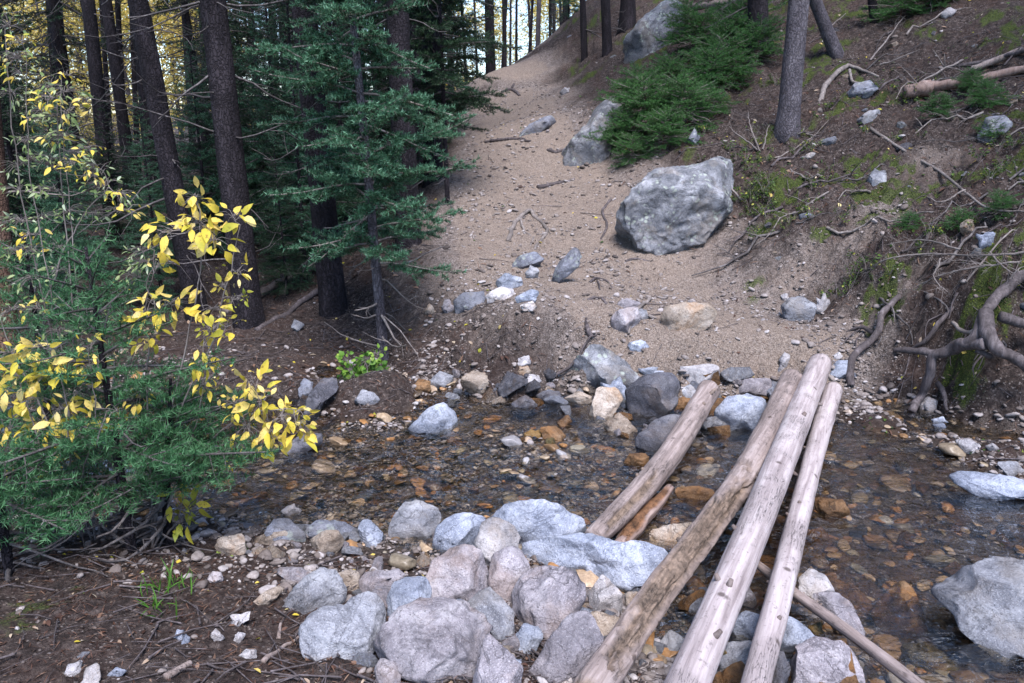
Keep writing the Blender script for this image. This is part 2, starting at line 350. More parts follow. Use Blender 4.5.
# rills and ledges on the eroded banks
steep = np.clip((np.hypot(*[g.ravel() for g in np.gradient(gh.reshape(GX.shape), AY, AX)])-.45)/.6, 0, 1)
detail += steep*(fbm2(gx*1.0, gy*1.0, 4.5, 5, .6, 9.)*.2)+rb_*(fbm2(gx, gy, 6., 5, .6, 4., True)*.06)
near = np.clip((40-np.hypot(gx, gy))/30, .3, 1)
rif_ = np.clip(1.3-np.hypot((gx+.15)/1.5, (gy-4.45)/1.0), 0, 1); gh = gh+detail*near*(1-.35*inw)+np.clip(rif_, 0, .9)*.055*inw
GH = gh.reshape(GX.shape)
def H(x, y):
    x = np.atleast_1d(np.asarray(x, float)); y = np.atleast_1d(np.asarray(y, float))
    i = np.clip(np.searchsorted(AX, x)-1, 0, len(AX)-2); j = np.clip(np.searchsorted(AY, y)-1, 0, len(AY)-2)
    u = np.clip((x-AX[i])/(AX[i+1]-AX[i]), 0, 1); v = np.clip((y-AY[j])/(AY[j+1]-AY[j]), 0, 1)
    return (GH[j, i]*(1-u)+GH[j, i+1]*u)*(1-v)+(GH[j+1, i]*(1-u)+GH[j+1, i+1]*u)*v
def lookup(field, x, y):
    i = np.clip(np.searchsorted(AX, x), 0, len(AX)-1); j = np.clip(np.searchsorted(AY, y), 0, len(AY)-1)
    return field.reshape(GX.shape)[j, i]
_ts = np.concatenate([np.arange(1.2, 12, .01), np.arange(12, 90, .05)])
def hit(px, py, water=False, tmin=0):
    d = ray(px, py); P = EYE[None]+d[None]*_ts[:, None]; g = H(P[:, 0], P[:, 1])
    if water: g = np.maximum(g, 0)
    k = np.nonzero((P[:, 2] <= g) & (_ts > tmin))[0]
    k = k[0] if len(k) else len(_ts)-1
    return P[k], _ts[k]
# masks for the ground material
moss = np.clip(fbm2(gx, gy, 1.3, 4, .55, 5.)*2.2+.05, 0, 1)*np.clip((gh-.05)/.1, 0, 1)*(1-trail)
rbank = np.clip((gx-1.2)/1.0, 0, 1)*np.clip((9.5-gy)/3, 0, 1)
nearl = np.clip((3.4-gy)/.6, 0, 1)*np.clip((-.9-gx)/.5, 0, 1)
moss = np.clip(moss*(rbank*2.4+.7*nearl+.9*hill), 0, 1)*np.clip(.55+fbm2(gx, gy, 6., 4, .6, 2.)*2.2, 0, 1)
# dusty bank scar below the hill trees
scar = np.zeros(len(gx))
for (px, py, r) in ((830,235,.55),(870,215,.5),(800,275,.5),(925,170,.5),(660,150,.4),(610,180,.5),(760,300,.5),(905,290,.35),(850,330,.4)):
    p = _coarse(px, py); scar = np.maximum(scar, np.clip(1.3-np.hypot(gx-p[0], gy-p[1])/r, 0, 1))
scar = np.clip(scar*(.75+tn*1.2), 0, 1)
def ground_mat():
    m, nt, out = mat('forest ground'); at = nd(nt, 'ShaderNodeAttribute', attribute_name='Col'); tc = nd(nt, 'ShaderNodeTexCoord'); v = tc.outputs['Object']
    sp = nd(nt, 'ShaderNodeSeparateColor'); nt.links.new(at.outputs['Color'], sp.inputs[0]); tr, mo, sb = sp.outputs
    n1 = noise(nt, v, 2.2, 7, .65); n2 = noise(nt, v, 24., 6, .7); n3 = noise(nt, v, 95., 4, .7)
    duff = ramp(nt, n2, [(.3, (.014, .011, .01)), (.48, (.046, .034, .031)), (.6, (.1, .078, .07)), (.72, (.23, .185, .17))])
    duff = mixc(nt, smooth01(nt, n1, .45, .7), duff, mixc(nt, .6, duff, (.07, .042, .034), 'MIX'))
    dirt = ramp(nt, n2, [(.3, (.05, .04, .036)), (.45, (.145, .12, .108)), (.58, (.26, .218, .197)), (.72, (.43, .38, .355))])
    dirt = mixc(nt, smooth01(nt, n3, .5, .68), dirt, (.43, .37, .34)); dirt = mixc(nt, smooth01(nt, n3, .5, .34), dirt, (.06, .045, .04)); dirt = mixc(nt, smooth01(nt, n1, .4, .65), dirt, mixc(nt, .5, dirt, (.27, .21, .175)))
    vo = nd(nt, 'ShaderNodeTexVoronoi'); vo.inputs['Scale'].default_value = 55; vo.inputs['Randomness'].default_value = 1; nt.links.new(v, vo.inputs['Vector'])
    st = math_(nt, 'MULTIPLY', math_(nt, 'SUBTRACT', 1., smooth01(nt, vo.outputs['Distance'], .22, .42)), smooth01(nt, noise(nt, v, 6., 3), .38, .6))
    sv = nd(nt, 'ShaderNodeSeparateColor'); nt.links.new(vo.outputs['Color'], sv.inputs[0])
    stc = ramp(nt, sv.outputs[0], [(0, (.1, .075, .06)), (.5, (.27, .22, .2)), (1, (.45, .4, .38))])
    dirt = mixc(nt, math_(nt, 'MULTIPLY', smooth01(nt, tr, .78, 1.), .6), dirt, mixc(nt, smooth01(nt, n3, .4, .62), (.21, .16, .125), (.4, .325, .27)))
    c = mixc(nt, smooth01(nt, tr, .05, .72), duff, dirt); c = mixc(nt, math_(nt, 'MULTIPLY', st, .6), c, stc)
    mc = ramp(nt, n3, [(.3, (.012, .02, .006)), (.5, (.05, .08, .014)), (.7, (.16, .19, .035))])
    c = mixc(nt, math_(nt, 'MULTIPLY', smooth01(nt, math_(nt, 'ADD', mo, math_(nt, 'MULTIPLY', math_(nt, 'SUBTRACT', n2, .5), 1.2)), .18, .6), .8), c, mc)
    bed = mixc(nt, smooth01(nt, n1, .45, .58), ramp(nt, n3, [(.3, (.06, .045, .035)), (.5, (.2, .165, .14)), (.62, (.4, .36, .33))]), ramp(nt, n2, [(.3, (.08, .04, .018)), (.5, (.2, .115, .05)), (.62, (.3, .2, .12)), (.75, (.42, .36, .3))]))
    c = mixc(nt, sb, c, bed)
    g = nd(nt, 'ShaderNodeNewGeometry'); sx = nd(nt, 'ShaderNodeSeparateXYZ'); nt.links.new(g.outputs['Position'], sx.inputs[0])
    w = math_(nt, 'SUBTRACT', 1., smooth01(nt, sx.outputs[2], .0, .09)); c = mixc(nt, math_(nt, 'MULTIPLY', w, .5), c, (.035, .022, .016))
    ro = math_(nt, 'SUBTRACT', .95, math_(nt, 'MULTIPLY', w, .4))
    b = bump(nt, n2, 1., .05); b = bump(nt, n3, .8, .014, b); b = bump(nt, st, .9, .02, b)
    principled(nt, out, c, ro, b, .2); return m
GM = ground_mat()
packed = np.clip((1.15-dt)/.7, 0, 1)*trail; tcol = np.clip(trail*.78+packed*.22+scar*.6*(1-trail), 0, 1)
idx = np.arange(len(gx)).reshape(GX.shape)
Q = np.stack([idx[:-1, :-1], idx[:-1, 1:], idx[1:, 1:], idx[1:, :-1]], -1).reshape(-1, 4)
gme = mesh_np('ground', np.stack([gx, gy, gh], 1), Q, GM, np.stack([tcol, moss, inw], 1))
link('ground', gme, kind='structure', label='forest floor with dirt trail, mossy bank and stream bed')
# ------------------------------------------------------------------ water
def water_mat():
    m, nt, out = mat('stream water'); tc = nd(nt, 'ShaderNodeTexCoord')
    mp = nd(nt, 'ShaderNodeMapping'); mp.inputs['Scale'].default_value = (1, 1.7, 1); mp.inputs['Rotation'].default_value = (0, 0, .25); nt.links.new(tc.outputs['Object'], mp.inputs[0])
    v = mp.outputs[0]; n1 = noise(nt, v, 7., 4, .6, 1.2); n2 = noise(nt, v, 16., 2, .5, .8); n3 = noise(nt, v, 80., 2, .6)
    b = bump(nt, n1, .8, .04); b = bump(nt, n2, .9, .011, b)
    tr = nd(nt, 'ShaderNodeBsdfTransparent'); tr.inputs[0].default_value = (.92, .86, .74, 1)
    gl = nd(nt, 'ShaderNodeBsdfGlossy'); gl.inputs['Roughness'].default_value = .07; nt.links.new(b, gl.inputs['Normal'])
    fr = nd(nt, 'ShaderNodeFresnel'); fr.inputs['IOR'].default_value = 1.45; nt.links.new(b, fr.inputs['Normal'])
    mx = nd(nt, 'ShaderNodeMixShader'); nt.links.new(math_(nt, 'MULTIPLY_ADD', fr.outputs[0], 2.6, .0, clamp=True), mx.inputs[0]); nt.links.new(tr.outputs[0], mx.inputs[1]); nt.links.new(gl.outputs[0], mx.inputs[2])
    nt.links.new(mx.outputs[0], out.inputs[0]); return m
WX = axis(-30, 30, -3.4, 4.4, .02, 1.06); WY = axis(-6, 7.2, 2.2, 6.4, .018, 1.06)
WGX, WGY = np.meshgrid(WX, WY); wx, wy = WGX.ravel(), WGY.ravel()
wave = fbm2(wx*1.0+.3*wy, wy*1.8, 2.6, 3, .55, 2.)*.03+fbm2(wx, wy*1.6, 6., 2, .4, 7., True)*.032
wave += fbm2(wx, wy*1.5, 15., 1, .5, 1.)*.007
wave *= 1-.35*np.clip((wx-.9)/.6, 0, 1)
idx = np.arange(len(wx)).reshape(WGX.shape)
Q = np.stack([idx[:-1, :-1], idx[:-1, 1:], idx[1:, 1:], idx[1:, :-1]], -1).reshape(-1, 4)
gz = H(wx, wy); keep = (gz.reshape(WGX.shape) < .05); kq = (keep[:-1, :-1] | keep[1:, 1:] | keep[:-1, 1:] | keep[1:, :-1]).ravel()
Q = Q[kq]; used = np.unique(Q); rem = np.full(len(wx), -1); rem[used] = np.arange(len(used))
wme = mesh_np('water', np.stack([wx, wy, wave], 1)[used], rem[Q], water_mat())
link('stream_water', wme, kind='structure', label='shallow rippling creek water')
# ------------------------------------------------------------------ rocks
def outline_rock(name, label, variant, pts, group, thick=.8, sub=None, facets=13, rough=.045, seed=0, cat=None, dz=0, push=.15):
    r = np.random.RandomState(seed+11)
    P = np.array(pts, float); h_ = np.ptp(P[:, 1]); yc = P[:, 1].mean(); kb = P[P[:, 1] > P[:, 1].max()-.25*h_][:, 0].mean(); pb = P[:, 1].max()
    g, tc = hit(kb, min(pb, 760)-.06*h_, dz >= 0)
    P[:, 1] = np.where(P[:, 1] > yc, P[:, 1]+.2*h_*np.clip((P[:, 1]-yc)/(.5*h_), 0, 1), P[:, 1])
    cx = (P[:, 0].min()+P[:, 0].max())/2; cy = (P[:, 1].min()+P[:, 1].max())/2; pb = P[:, 1].max()
    w = np.ptp(P[:, 0]); h = np.ptp(P[:, 1])
    half = thick*math.sqrt(w*h)/2
    t = tc/(1-push*half/F*1.)
    if push > .18: t = tc+push*half*tc/F
    S = t/F
    # polar radius
    th = np.linspace(-PI, PI, 181)[:-1]; R = np.zeros(180); q = np.stack([P[:, 0]-cx, cy-P[:, 1]], 1)
    for k in range(len(q)):
        a, b = q[k], q[(k+1) % len(q)]; e = b-a
        for i, tt in enumerate(th):
            d = np.array([math.cos(tt), math.sin(tt)]); den = d[0]*e[1]-d[1]*e[0]
            if abs(den) < 1e-9: continue
            s = (a[0]*e[1]-a[1]*e[0])/den; u = (a[0]*d[1]-a[1]*d[0])/den
            if s > 0 and -1e-6 <= u <= 1+1e-6: R[i] = max(R[i], s)
    R[R == 0] = np.median(R); Rp = R.copy()
    R = (np.roll(R, 1)+2*R+np.roll(R, -1))/4*1.04
    if sub is None: sub = 5 if w > 55 else (4 if w > 22 else 3)
    V, T = ICO[sub]; V = V.copy()
    ang = np.arctan2(V[:, 1], V[:, 0]); s = np.sqrt(V[:, 0]**2+V[:, 1]**2); Rr = np.interp(ang, np.append(th, PI), np.append(R, R[0]))
    s2 = s**.8; zc = np.sign(V[:, 2])*np.abs(V[:, 2])**.85
    X = np.stack([Rr*s2*np.cos(ang)*S, Rr*s2*np.sin(ang)*S, zc*half*S], 1)
    size = math.sqrt(w*h)*S
    for k in range(facets):
        n = r.normal(size=3); n[2] = -abs(n[2])*1.1-.25
        if k % 3 == 2: n[2] *= -1
        if k == 0: n = np.array([r.normal()*.25, 1.1, -.55])
        n = unit(n); pr = X@n; d = pr.max()*r.uniform(.5, .8); ex = np.maximum(0, pr-d); X -= (ex*.97)[:, None]*n
    for it in range(2):   # the worn block keeps the size it had before its faces broke off
        an = np.arctan2(X[:, 1], X[:, 0]); rr_ = np.hypot(X[:, 0], X[:, 1]); bi = ((an+PI)/(2*PI)*48).astype(int) % 48
        mx = np.zeros(48); np.maximum.at(mx, bi, rr_); ct = (np.arange(48)+.5)/48*2*PI-PI
        Rt_ = np.interp(ct, np.append(th, PI), np.append(R, R[0]))*S; f_ = np.clip(Rt_/np.maximum(mx, 1e-6), .7, 2.2); f_ = (np.roll(f_, 1)+2*f_+np.roll(f_, -1))/4
        fv = np.interp(an, np.concatenate([[ct[-1]-2*PI], ct, [ct[0]+2*PI]]), np.concatenate([[f_[-1]], f_, [f_[0]]])); X[:, 0] *= fv; X[:, 1] *= fv
    N = unit(X); q3 = X/size
    X += N*(fbm(q3*2.2+seed*5.1, 4, .55)*rough*1.4*size)[:, None]
    X += N*(fbm(q3*5.+seed*2.1, 3, .5, True)*rough*.5*size)[:, None]
    fw = unit(ray(cx, cy)); rt = unit(np.cross(fw, [0, 0, 1.])); up = np.cross(rt, fw)
    W = X@np.stack([rt, up, fw])
    c = EYE+ray(cx, cy)*t; c[2] += dz
    me = mesh_np(name, W, T, RM[variant])
    o = link(name, me, None, label, cat or name, group, loc=c)
    return o
def cr(ox, oy, pts): return [(ox+x/2.996, oy+y/2.996) for x, y in pts]
ROCKS = []
def RK(name, label, var, ox, oy, pts, group, **kw): ROCKS.append((name, label, var, cr(ox, oy, pts), group, kw))
NB = 'rocks piled on the near bank'; MB_ = 'rocks at the far end of the logs'; TRG = 'stones on the trail'; SG = 'stones in the stream'; HB = 'boulders on the hillside'; LS = 'rocks along the left gravel shore'; NL = 'pebbles on the near bank at left'; RS = 'stones on the right shore'
A = (256, 455); C_ = (512, 455); D_ = (768, 455); E_ = (512, 228); F_ = (256, 228); I_ = (768, 228); J_ = (0, 455); G_ = (512, 0); H_ = (768, 0)
RK('rock', 'rounded grey rock standing alone in shallow water above the near rock pile', 'grey', *A, [(398,225),(410,180),(445,145),(490,138),(540,160),(555,195),(530,225),(480,252),(425,257)], SG)
RK('rock', 'bluish rock with dark wet underside left of the long flat stream rock', 'blue', *A, [(530,260),(545,215),(590,178),(650,180),(690,195),(675,240),(655,275),(600,287),(545,290)], NB)
RK('boulder', 'long low bluish white boulder at water edge left of the short log', 'blue', 0, 0, [(x*2.996, y*2.996) for x, y in [(484,522),(500,508),(530,502),(560,505),(584,520),(580,535),(545,542),(515,546),(490,538)]], NB, thick=.7)
RK('rock', 'rounded lavender grey rock above the biggest front rock, beside the purplish one', 'lav', *A, [(515,360),(530,320),(590,280),(640,270),(680,300),(697,345),(690,395),(640,430),(600,450),(560,432),(525,400)], NB)
RK('rock', 'rough speckled pale rock at the top of the near pile', 'pale', *A, [(655,262),(680,200),(720,190),(767,205),(790,245),(770,300),(740,320),(700,330),(668,295)], NB)
RK('rock', 'purplish grey upright oval rock wedged in the middle of the pile', 'lav', *A, [(697,345),(715,300),(757,278),(800,290),(815,340),(795,390),(750,447),(705,408)], NB)
RK('rock', 'bluish white blocky rock behind the biggest front rock', 'blue', *A, [(395,430),(415,380),(460,372),(510,370),(528,410),(520,450),(470,465),(430,487),(400,472)], NB)
RK('boulder', 'biggest creased lavender boulder at the front of the near rock pile', 'lav', *A, [(355,555),(380,510),(440,450),(520,436),(600,450),(680,480),(709,520),(692,580),(655,640),(625,680),(560,655),(510,652),(440,632),(372,590)], NB, rough=.06)
RK('boulder', 'wide dark grey boulder left of the biggest front boulder', 'grey', *A, [(133,500),(180,463),(270,450),(300,420),(360,423),(392,480),(385,530),(330,577),(250,602),(170,592),(133,540)], NB)
RK('rock', 'flat topped wedge shaped grey rock at the left end of the pile', 'grey', *A, [(38,467),(90,425),(150,370),(200,345),(240,365),(267,420),(250,452),(160,470)], NB)
RK('rock', 'angular tilted grey rock tucked right of the biggest boulder', 'grey', *A, [(620,455),(660,420),(700,403),(730,430),(767,470),(772,520),(755,562),(720,550),(700,505),(650,482)], NB)
RK('rock', 'half buried rock at the bottom edge right of the biggest boulder', 'lav', *A, [(690,540),(740,580),(795,640),(790,720),(700,740),(640,720),(665,620)], NB)
RK('rock', 'small tan rock behind the wedge shaped rock', 'tan', *A, [(235,355),(290,345),(312,360),(305,400),(270,410),(245,388)], NB)
RK('rock', 'brownish flat rock behind the wide dark boulder', 'lav', *A, [(308,370),(345,350),(435,350),(442,385),(410,428),(370,430),(318,400)], NB)
RK('rock', 'blue grey slanted rock at far left of the stony shore', 'slate', *A, [(30,230),(60,188),(100,195),(148,240),(140,265),(80,255)], LS)
RK('rock', 'low flat tan rock below the blue grey slanted one', 'tan', *A, [(0,242),(40,228),(95,228),(107,250),(60,265),(5,260)], LS)
RK('rock', 'long dark grey rock in the row on the stony shore', 'slate', *A, [(148,215),(190,188),(260,205),(302,230),(290,250),(230,252),(160,242)], LS)
RK('rock', 'round tan rock in front of the long dark shore rock', 'tan', *A, [(166,250),(200,228),(245,232),(264,262),(235,292),(185,290)], LS)
RK('rock', 'narrow bluish rock at the water edge left of the grey stream rock', 'blue', *A, [(308,215),(325,190),(345,195),(378,235),(370,262),(320,272)], LS)
RK('stone', 'small white stone alone on gravel at the left shore', 'pale', *A, [(78,165),(100,152),(130,168),(118,186),(90,187)], LS)
RK('rock', 'small lavender rock at the bottom edge left of the biggest boulder', 'lav', *A, [(356,640),(375,613),(410,623),(432,665),(425,700),(370,700)], NB)
RK('stone', 'flat brown stone lying at the left of the wedge rock', 'tan', *A, [(-10,430),(30,408),(70,398),(87,412),(40,440),(0,447)], NB)
RK('boulder', 'long bluish white boulder lying under the near end of the short log', 'blue', *C_, [(26,285),(80,253),(200,243),(265,248),(300,258),(400,253),(450,280),(469,310),(440,347),(370,362),(300,387),(230,387),(160,350),(60,347),(28,312)], NB, thick=.8, rough=.06)
RK('boulder', 'smooth lavender boulder in front of the long bluish white one', 'lav', *C_, [(-3,420),(30,370),(90,338),(160,343),(210,378),(224,420),(192,472),(152,522),(110,537),(60,502),(5,462)], NB)
RK('rock', 'small pale pointed rock between the lavender boulder and the rotten log', 'pale', *C_, [(230,420),(270,358),(300,385),(332,415),(325,462),(270,472),(235,462)], NB)
RK('rock', 'small grey rock tucked under the left side of the rotten log', 'grey', *C_, [(335,400),(380,360),(430,368),(430,410),(350,418)], NB)
RK('stone', 'small white and rust stone touching the rotten log', 'tan', *C_, [(338,420),(370,410),(397,430),(372,462),(345,472)], NB)
RK('boulder', 'large lavender boulder at the bottom edge left of the rotten log', 'lav', *C_, [(52,630),(110,560),(170,488),(225,478),(262,540),(284,590),(250,645),(190,665),(110,690),(58,665)], NB)
RK('rock', 'brownish grey rock behind the lavender boulder beside the rotten log', 'tan', *C_, [(135,490),(170,463),(250,473),(330,485),(352,505),(300,562),(270,545),(200,485)], NB)
RK('rock', 'small round blue grey rock in the gap of the front pile', 'blue', *C_, [(4,548),(38,507),(80,518),(94,545),(62,588),(15,588)], NB)
RK('stone', 'small pale stone at the very bottom edge below the lavender boulder', 'pale', *C_, [(110,700),(128,655),(172,653),(190,700)], NB)
RK('stone', 'small bluish stone left of the large lavender boulder at the bottom', 'blue', *C_, [(-20,620),(0,598),(22,625),(5,662),(-20,660)], NB)
RK('rock', 'tan and lavender rock in the water left of the rotten log', 'tan', *C_, [(412,240),(450,215),(530,198),(547,210),(505,265),(430,275)], SG)
RK('rock', 'rust coloured wet rock between the short log and the rotten log', 'orange', *C_, [(488,105),(560,95),(600,98),(607,130),(545,147),(500,132)], SG)
RK('rock', 'brown wet rock at the upper left side of the short log', 'orange', *C_, [(335,25),(350,0),(390,-8),(408,5),(402,37),(355,40)], SG)
RK('rock', 'dark grey wet rock seen between the rotten and the smooth log', 'grey', *C_, [(440,570),(470,528),(520,550),(520,612),(460,605)], SG)
RK('rock', 'upper bluish rock between the smooth log and the thin right log', 'blue', *C_, [(650,510),(700,468),(745,473),(740,540),(670,548)], SG)
RK('rock', 'lower grey flat rock between the smooth log and the thin right log', 'grey', *C_, [(600,620),(640,573),(720,548),(725,600),(690,642),(620,648)], SG)
RK('boulder', 'big smooth grey boulder at the right edge of the stream', 'grey', *D_, [(535,440),(600,370),(660,318),(740,303),(830,300),(900,400),(880,570),(720,560),(640,525),(560,480),(508,460)], SG, thick=.9, rough=.04)
RK('rock', 'flat bluish rock lying in the water at the right shore', 'blue', *D_, [(543,95),(600,66),(700,58),(790,60),(840,105),(720,114),(660,132),(600,117)], SG, thick=.5)
RK('rock', 'rust orange pointed rock just under the water right of the thin pole', 'orange', *D_, [(318,480),(345,420),(390,364),(430,400),(472,490),(450,532),(400,548),(340,502)], SG, dz=-.02)
RK('rock', 'pinkish white rock right of the thin log above the pole', 'pale', *D_, [(93,385),(120,348),(165,358),(195,395),(150,432),(105,425)], SG)
RK('rock', 'rust brown wet rock beside the pinkish white one', 'orange', *D_, [(165,372),(250,380),(332,430),(300,482),(250,472),(190,432)], SG, dz=-.015)
RK('rock', 'lavender rock with dark wet foot below the pinkish white rock', 'lav', *D_, [(133,435),(190,420),(240,440),(287,500),(275,532),(200,505),(150,475)], SG)
RK('rock', 'bluish rock right of the thin log near the bottom', 'blue', *D_, [(25,520),(60,490),(130,528),(152,555),(90,575),(60,600),(28,595)], SG)
RK('boulder', 'round topped lavender boulder at the bottom edge under the pole', 'lav', *D_, [(83,600),(130,560),(220,560),(264,610),(278,660),(255,710),(150,725),(80,700)], SG)
RK('rock', 'dark rock at the bottom edge left of the round topped boulder', 'dark', *D_, [(-5,600),(40,588),(62,640),(50,700),(0,705)], SG)
RK('rock', 'olive brown rock under water near the bottom right', 'olive', *D_, [(403,570),(480,540),(560,575),(572,620),(480,655),(418,615)], SG, dz=-.05, thick=.6)
RK('rock', 'orange rock awash in the stream right of the thin log', 'orange', *D_, [(140,138),(220,130),(242,165),(190,192),(145,168)], SG, thick=.6)
RK('stone', 'yellow stone under water near the far end of the thin log', 'orange', *D_, [(178,32),(250,25),(257,48),(200,52)], SG, dz=-.03, thick=.6)
RK('rock', 'round brown rock under water hugging the thin log', 'orange', *D_, [(98,220),(160,200),(192,240),(150,282),(108,278)], SG, dz=-.03)
RK('rock', 'rust rock in the gap between smooth log and thin log', 'orange', *D_, [(-10,240),(30,203),(52,240),(30,290),(0,285)], SG, dz=-.02)
RK('stone', 'small yellow olive stone just below the pole', 'olive', *D_, [(118,518),(150,506),(167,525),(145,542)], SG)
RK('rock', 'rust rock under water at the bottom right corner', 'orange', *D_, [(655,600),(700,575),(780,590),(800,650),(720,670),(670,640)], SG, dz=-.04)
RK('stone', 'grey stones ledge at the upper right shore above the flat bluish rock', 'grey', *D_, [(690,30),(740,18),(775,50),(720,64)], RS)
# far bank
RK('boulder', 'large dark triangular boulder at the far water edge left of the logs', 'bould', *E_, [(168,468),(195,395),(250,351),(290,370),(350,410),(407,452),(400,472),(340,492),(260,482),(240,502),(200,492)], MB_)
RK('rock', 'dark blocky slab right of the triangular boulder', 'dark', *E_, [(343,490),(380,455),(440,428),(480,438),(502,470),(490,522),(430,557),(385,583),(345,568)], MB_)
RK('rock', 'flat bluish stone behind the dark blocky slab', 'blue', *E_, [(373,425),(430,416),(482,428),(420,452)], MB_, thick=.7)
RK('rock', 'white rock behind the top of the short log', 'pale', *E_, [(503,425),(560,410),(610,406),(618,440),(590,472),(555,492),(515,462)], MB_)
RK('boulder', 'rounded pale bluish boulder between the short log and the rotten log', 'blue', *E_, [(610,562),(640,510),(700,498),(750,508),(759,560),(720,592),(650,613),(618,592)], MB_)
RK('rock', 'tan squarish rock at the water edge in front of the triangular boulder', 'tan', *E_, [(233,552),(255,480),(310,480),(332,510),(300,562),(270,575),(238,567)], MB_)
RK('rock', 'small bluish rock wedged beside the dark blocky slab', 'blue', *E_, [(283,482),(310,453),(342,480),(347,522),(322,515)], MB_)
RK('rock', 'tan wet rock low in the water below the squarish tan one', 'tan', *E_, [(273,592),(320,553),(377,600),(365,622),(300,617)], MB_)
RK('rock', 'dark slanted wet rock touching the left side of the short log', 'dark', *E_, [(373,632),(420,578),(480,553),(520,578),(475,632),(420,675),(378,662)], MB_)
RK('stone', 'flat pinkish stone left of the squarish tan rock', 'tan', *E_, [(153,512),(200,490),(237,500),(237,522),(180,532)], MB_)
RK('stone', 'small pale stone above the short log end left side', 'grey', *E_, [(493,482),(530,468),(567,490),(545,512),(505,502)], MB_)
RK('stone', 'brown wet stone beside the top of the short log', 'orange', *E_, [(468,527),(510,506),(547,515),(540,537),(490,547)], MB_)
RK('rock', 'greyish brown rock behind the rotten log far end', 'lav', *E_, [(668,482),(700,455),(767,443),(777,490),(730,502),(680,500)], MB_)
RK('rock', 'round lavender stone under a root on the lower trail', 'lav', *E_, [(295,272),(320,243),(370,238),(387,270),(360,302),(310,312)], TRG)
RK('stone', 'flat stone just above the round lavender stone', 'lav', *E_, [(316,222),(345,211),(387,222),(370,240),(320,242)], TRG)
RK('rock', 'long pale boulder lying on the lower trail', 'tan', *E_, [(443,275),(460,240),(520,226),(582,224),(607,250),(590,287),(540,307),(470,310)], TRG)
RK('stone', 'small stone right of the round lavender stone', 'grey', *E_, [(373,247),(400,245),(410,265),(385,277)], TRG)
RK('rock', 'upright slate slab leaning in the middle of the trail', 'slate', *E_, [(115,162),(130,115),(185,58),(207,75),(200,110),(160,140),(140,172)], TRG, thick=.5)
RK('rock', 'flat slate slab with dark underside left of the upright slab', 'slate', *E_, [(-5,112),(20,83),(70,71),(97,90),(85,110),(40,118),(15,124)], TRG)
RK('stone', 'small round stone under the flat slate slab', 'grey', *E_, [(40,132),(65,116),(82,130),(70,152),(45,154)], TRG)
RK('stone', 'flat greenish stone low in the trail stone cluster', 'blue', *E_, [(8,207),(60,182),(80,190),(70,217),(20,222)], TRG)
RK('stone', 'small pinkish stone at the bottom of the trail stone cluster', 'pale', *E_, [(23,232),(60,220),(77,238),(40,250)], TRG)
RK('stone', 'flat white slab of stone above the triangular boulder', 'blue', *E_, [(348,347),(385,335),(412,355),(385,374),(358,370)], TRG, thick=.7)
RK('rock', 'dark grey stone at the left of the trail stone cluster', 'slate', *F_, [(591,217),(620,195),(682,190),(692,235),(650,254),(600,247)], TRG)
RK('rock', 'wide pale flat stone in the trail stone cluster', 'pale', *F_, [(688,202),(735,176),(770,185),(775,215),(700,230)], TRG)
RK('rock', 'topmost bluish stone of the trail stone cluster', 'blue', *F_, [(718,162),(745,135),(792,148),(805,175),(735,184)], TRG)
RK('stone', 'pale stone left of the dark stone on the trail', 'lav', *F_, [(556,237),(575,221),(599,240),(585,257),(565,252)], TRG)
RK('stone', 'leftmost small tan stone on the trail edge', 'tan', *F_, [(506,247),(520,231),(534,245),(525,264),(510,260)], TRG)
RK('stone', 'grey stone on the forest floor beside the big left trunk', 'grey', *F_, [(106,294),(120,275),(147,290),(125,310)], TRG)
RK('rock', 'two toned white and black rock in the shallows on the far left', 'blue', *F_, [(458,592),(500,553),(560,525),(597,555),(602,590),(560,607),(480,607)], SG)
RK('rock', 'tan flat rock at the far water edge above the two toned rock', 'tan', *F_, [(613,452),(650,428),(700,438),(742,465),(700,482),(650,487),(618,472)], SG)
RK('rock', 'grey rock at the far water edge left of the tan flat rock', 'grey', *F_, [(518,462),(550,428),(592,445),(585,472),(545,487)], SG)
RK('stone', 'small rusty stone left of the grey far edge rock', 'orange', *F_, [(473,472),(490,453),(522,460),(520,482),(478,488)], SG)
RK('rock', 'dark wet rock leaning at the bank left of the leafy plant', 'dark', *F_, [(133,557),(160,500),(200,458),(242,448),(247,490),(200,522),(180,562),(150,562)], SG)
RK('rock', 'small bluish rock behind the dark leaning rock', 'slate', *F_, [(128,482),(145,448),(170,465),(167,492),(133,502)], SG)
RK('rock', 'flat grey rock in shallows below the leafy plant', 'grey', *F_, [(293,517),(320,483),(350,493),(372,515),(340,530)], SG)
RK('rock', 'dark bluish rock in the water behind the yellow leaves', 'dark', *F_, [(78,657),(130,623),(200,618),(192,652),(110,677)], SG)
for k_, (l_, v_, pts_) in enumerate([('dark wet stone in the shallows left of the flat pinkish stone','dark',[(73,502),(100,485),(140,490),(152,515),(90,524)]),('dark low rock in the stream left of all far rocks','dark',[(-2,525),(40,500),(77,530),(50,547),(0,548)]),
  ('small orange stone in the riffle below the flat pinkish stone','orange',[(133,582),(165,560),(180,580),(150,597)]),('brown low rock awash in the middle of the riffle','orange',[(83,600),(130,593),(162,620),(140,637),(92,627)]),('long brown stone awash left of the brown low rock','olive',[(35,615),(60,605),(90,615),(85,630),(40,632)]),
  ('pale stone at the far water edge above the dark wet stones','pale',[(26,457),(45,433),(82,440),(92,457),(60,472),(33,470)]),('square pale stone highest at the far water edge','pale',[(13,390),(50,383),(57,405),(20,414)]),('pale oval stone below the square one at the far edge','tan',[(8,425),(45,413),(60,430),(25,442)])]): RK('stone', l_, v_, *E_, pts_, SG)
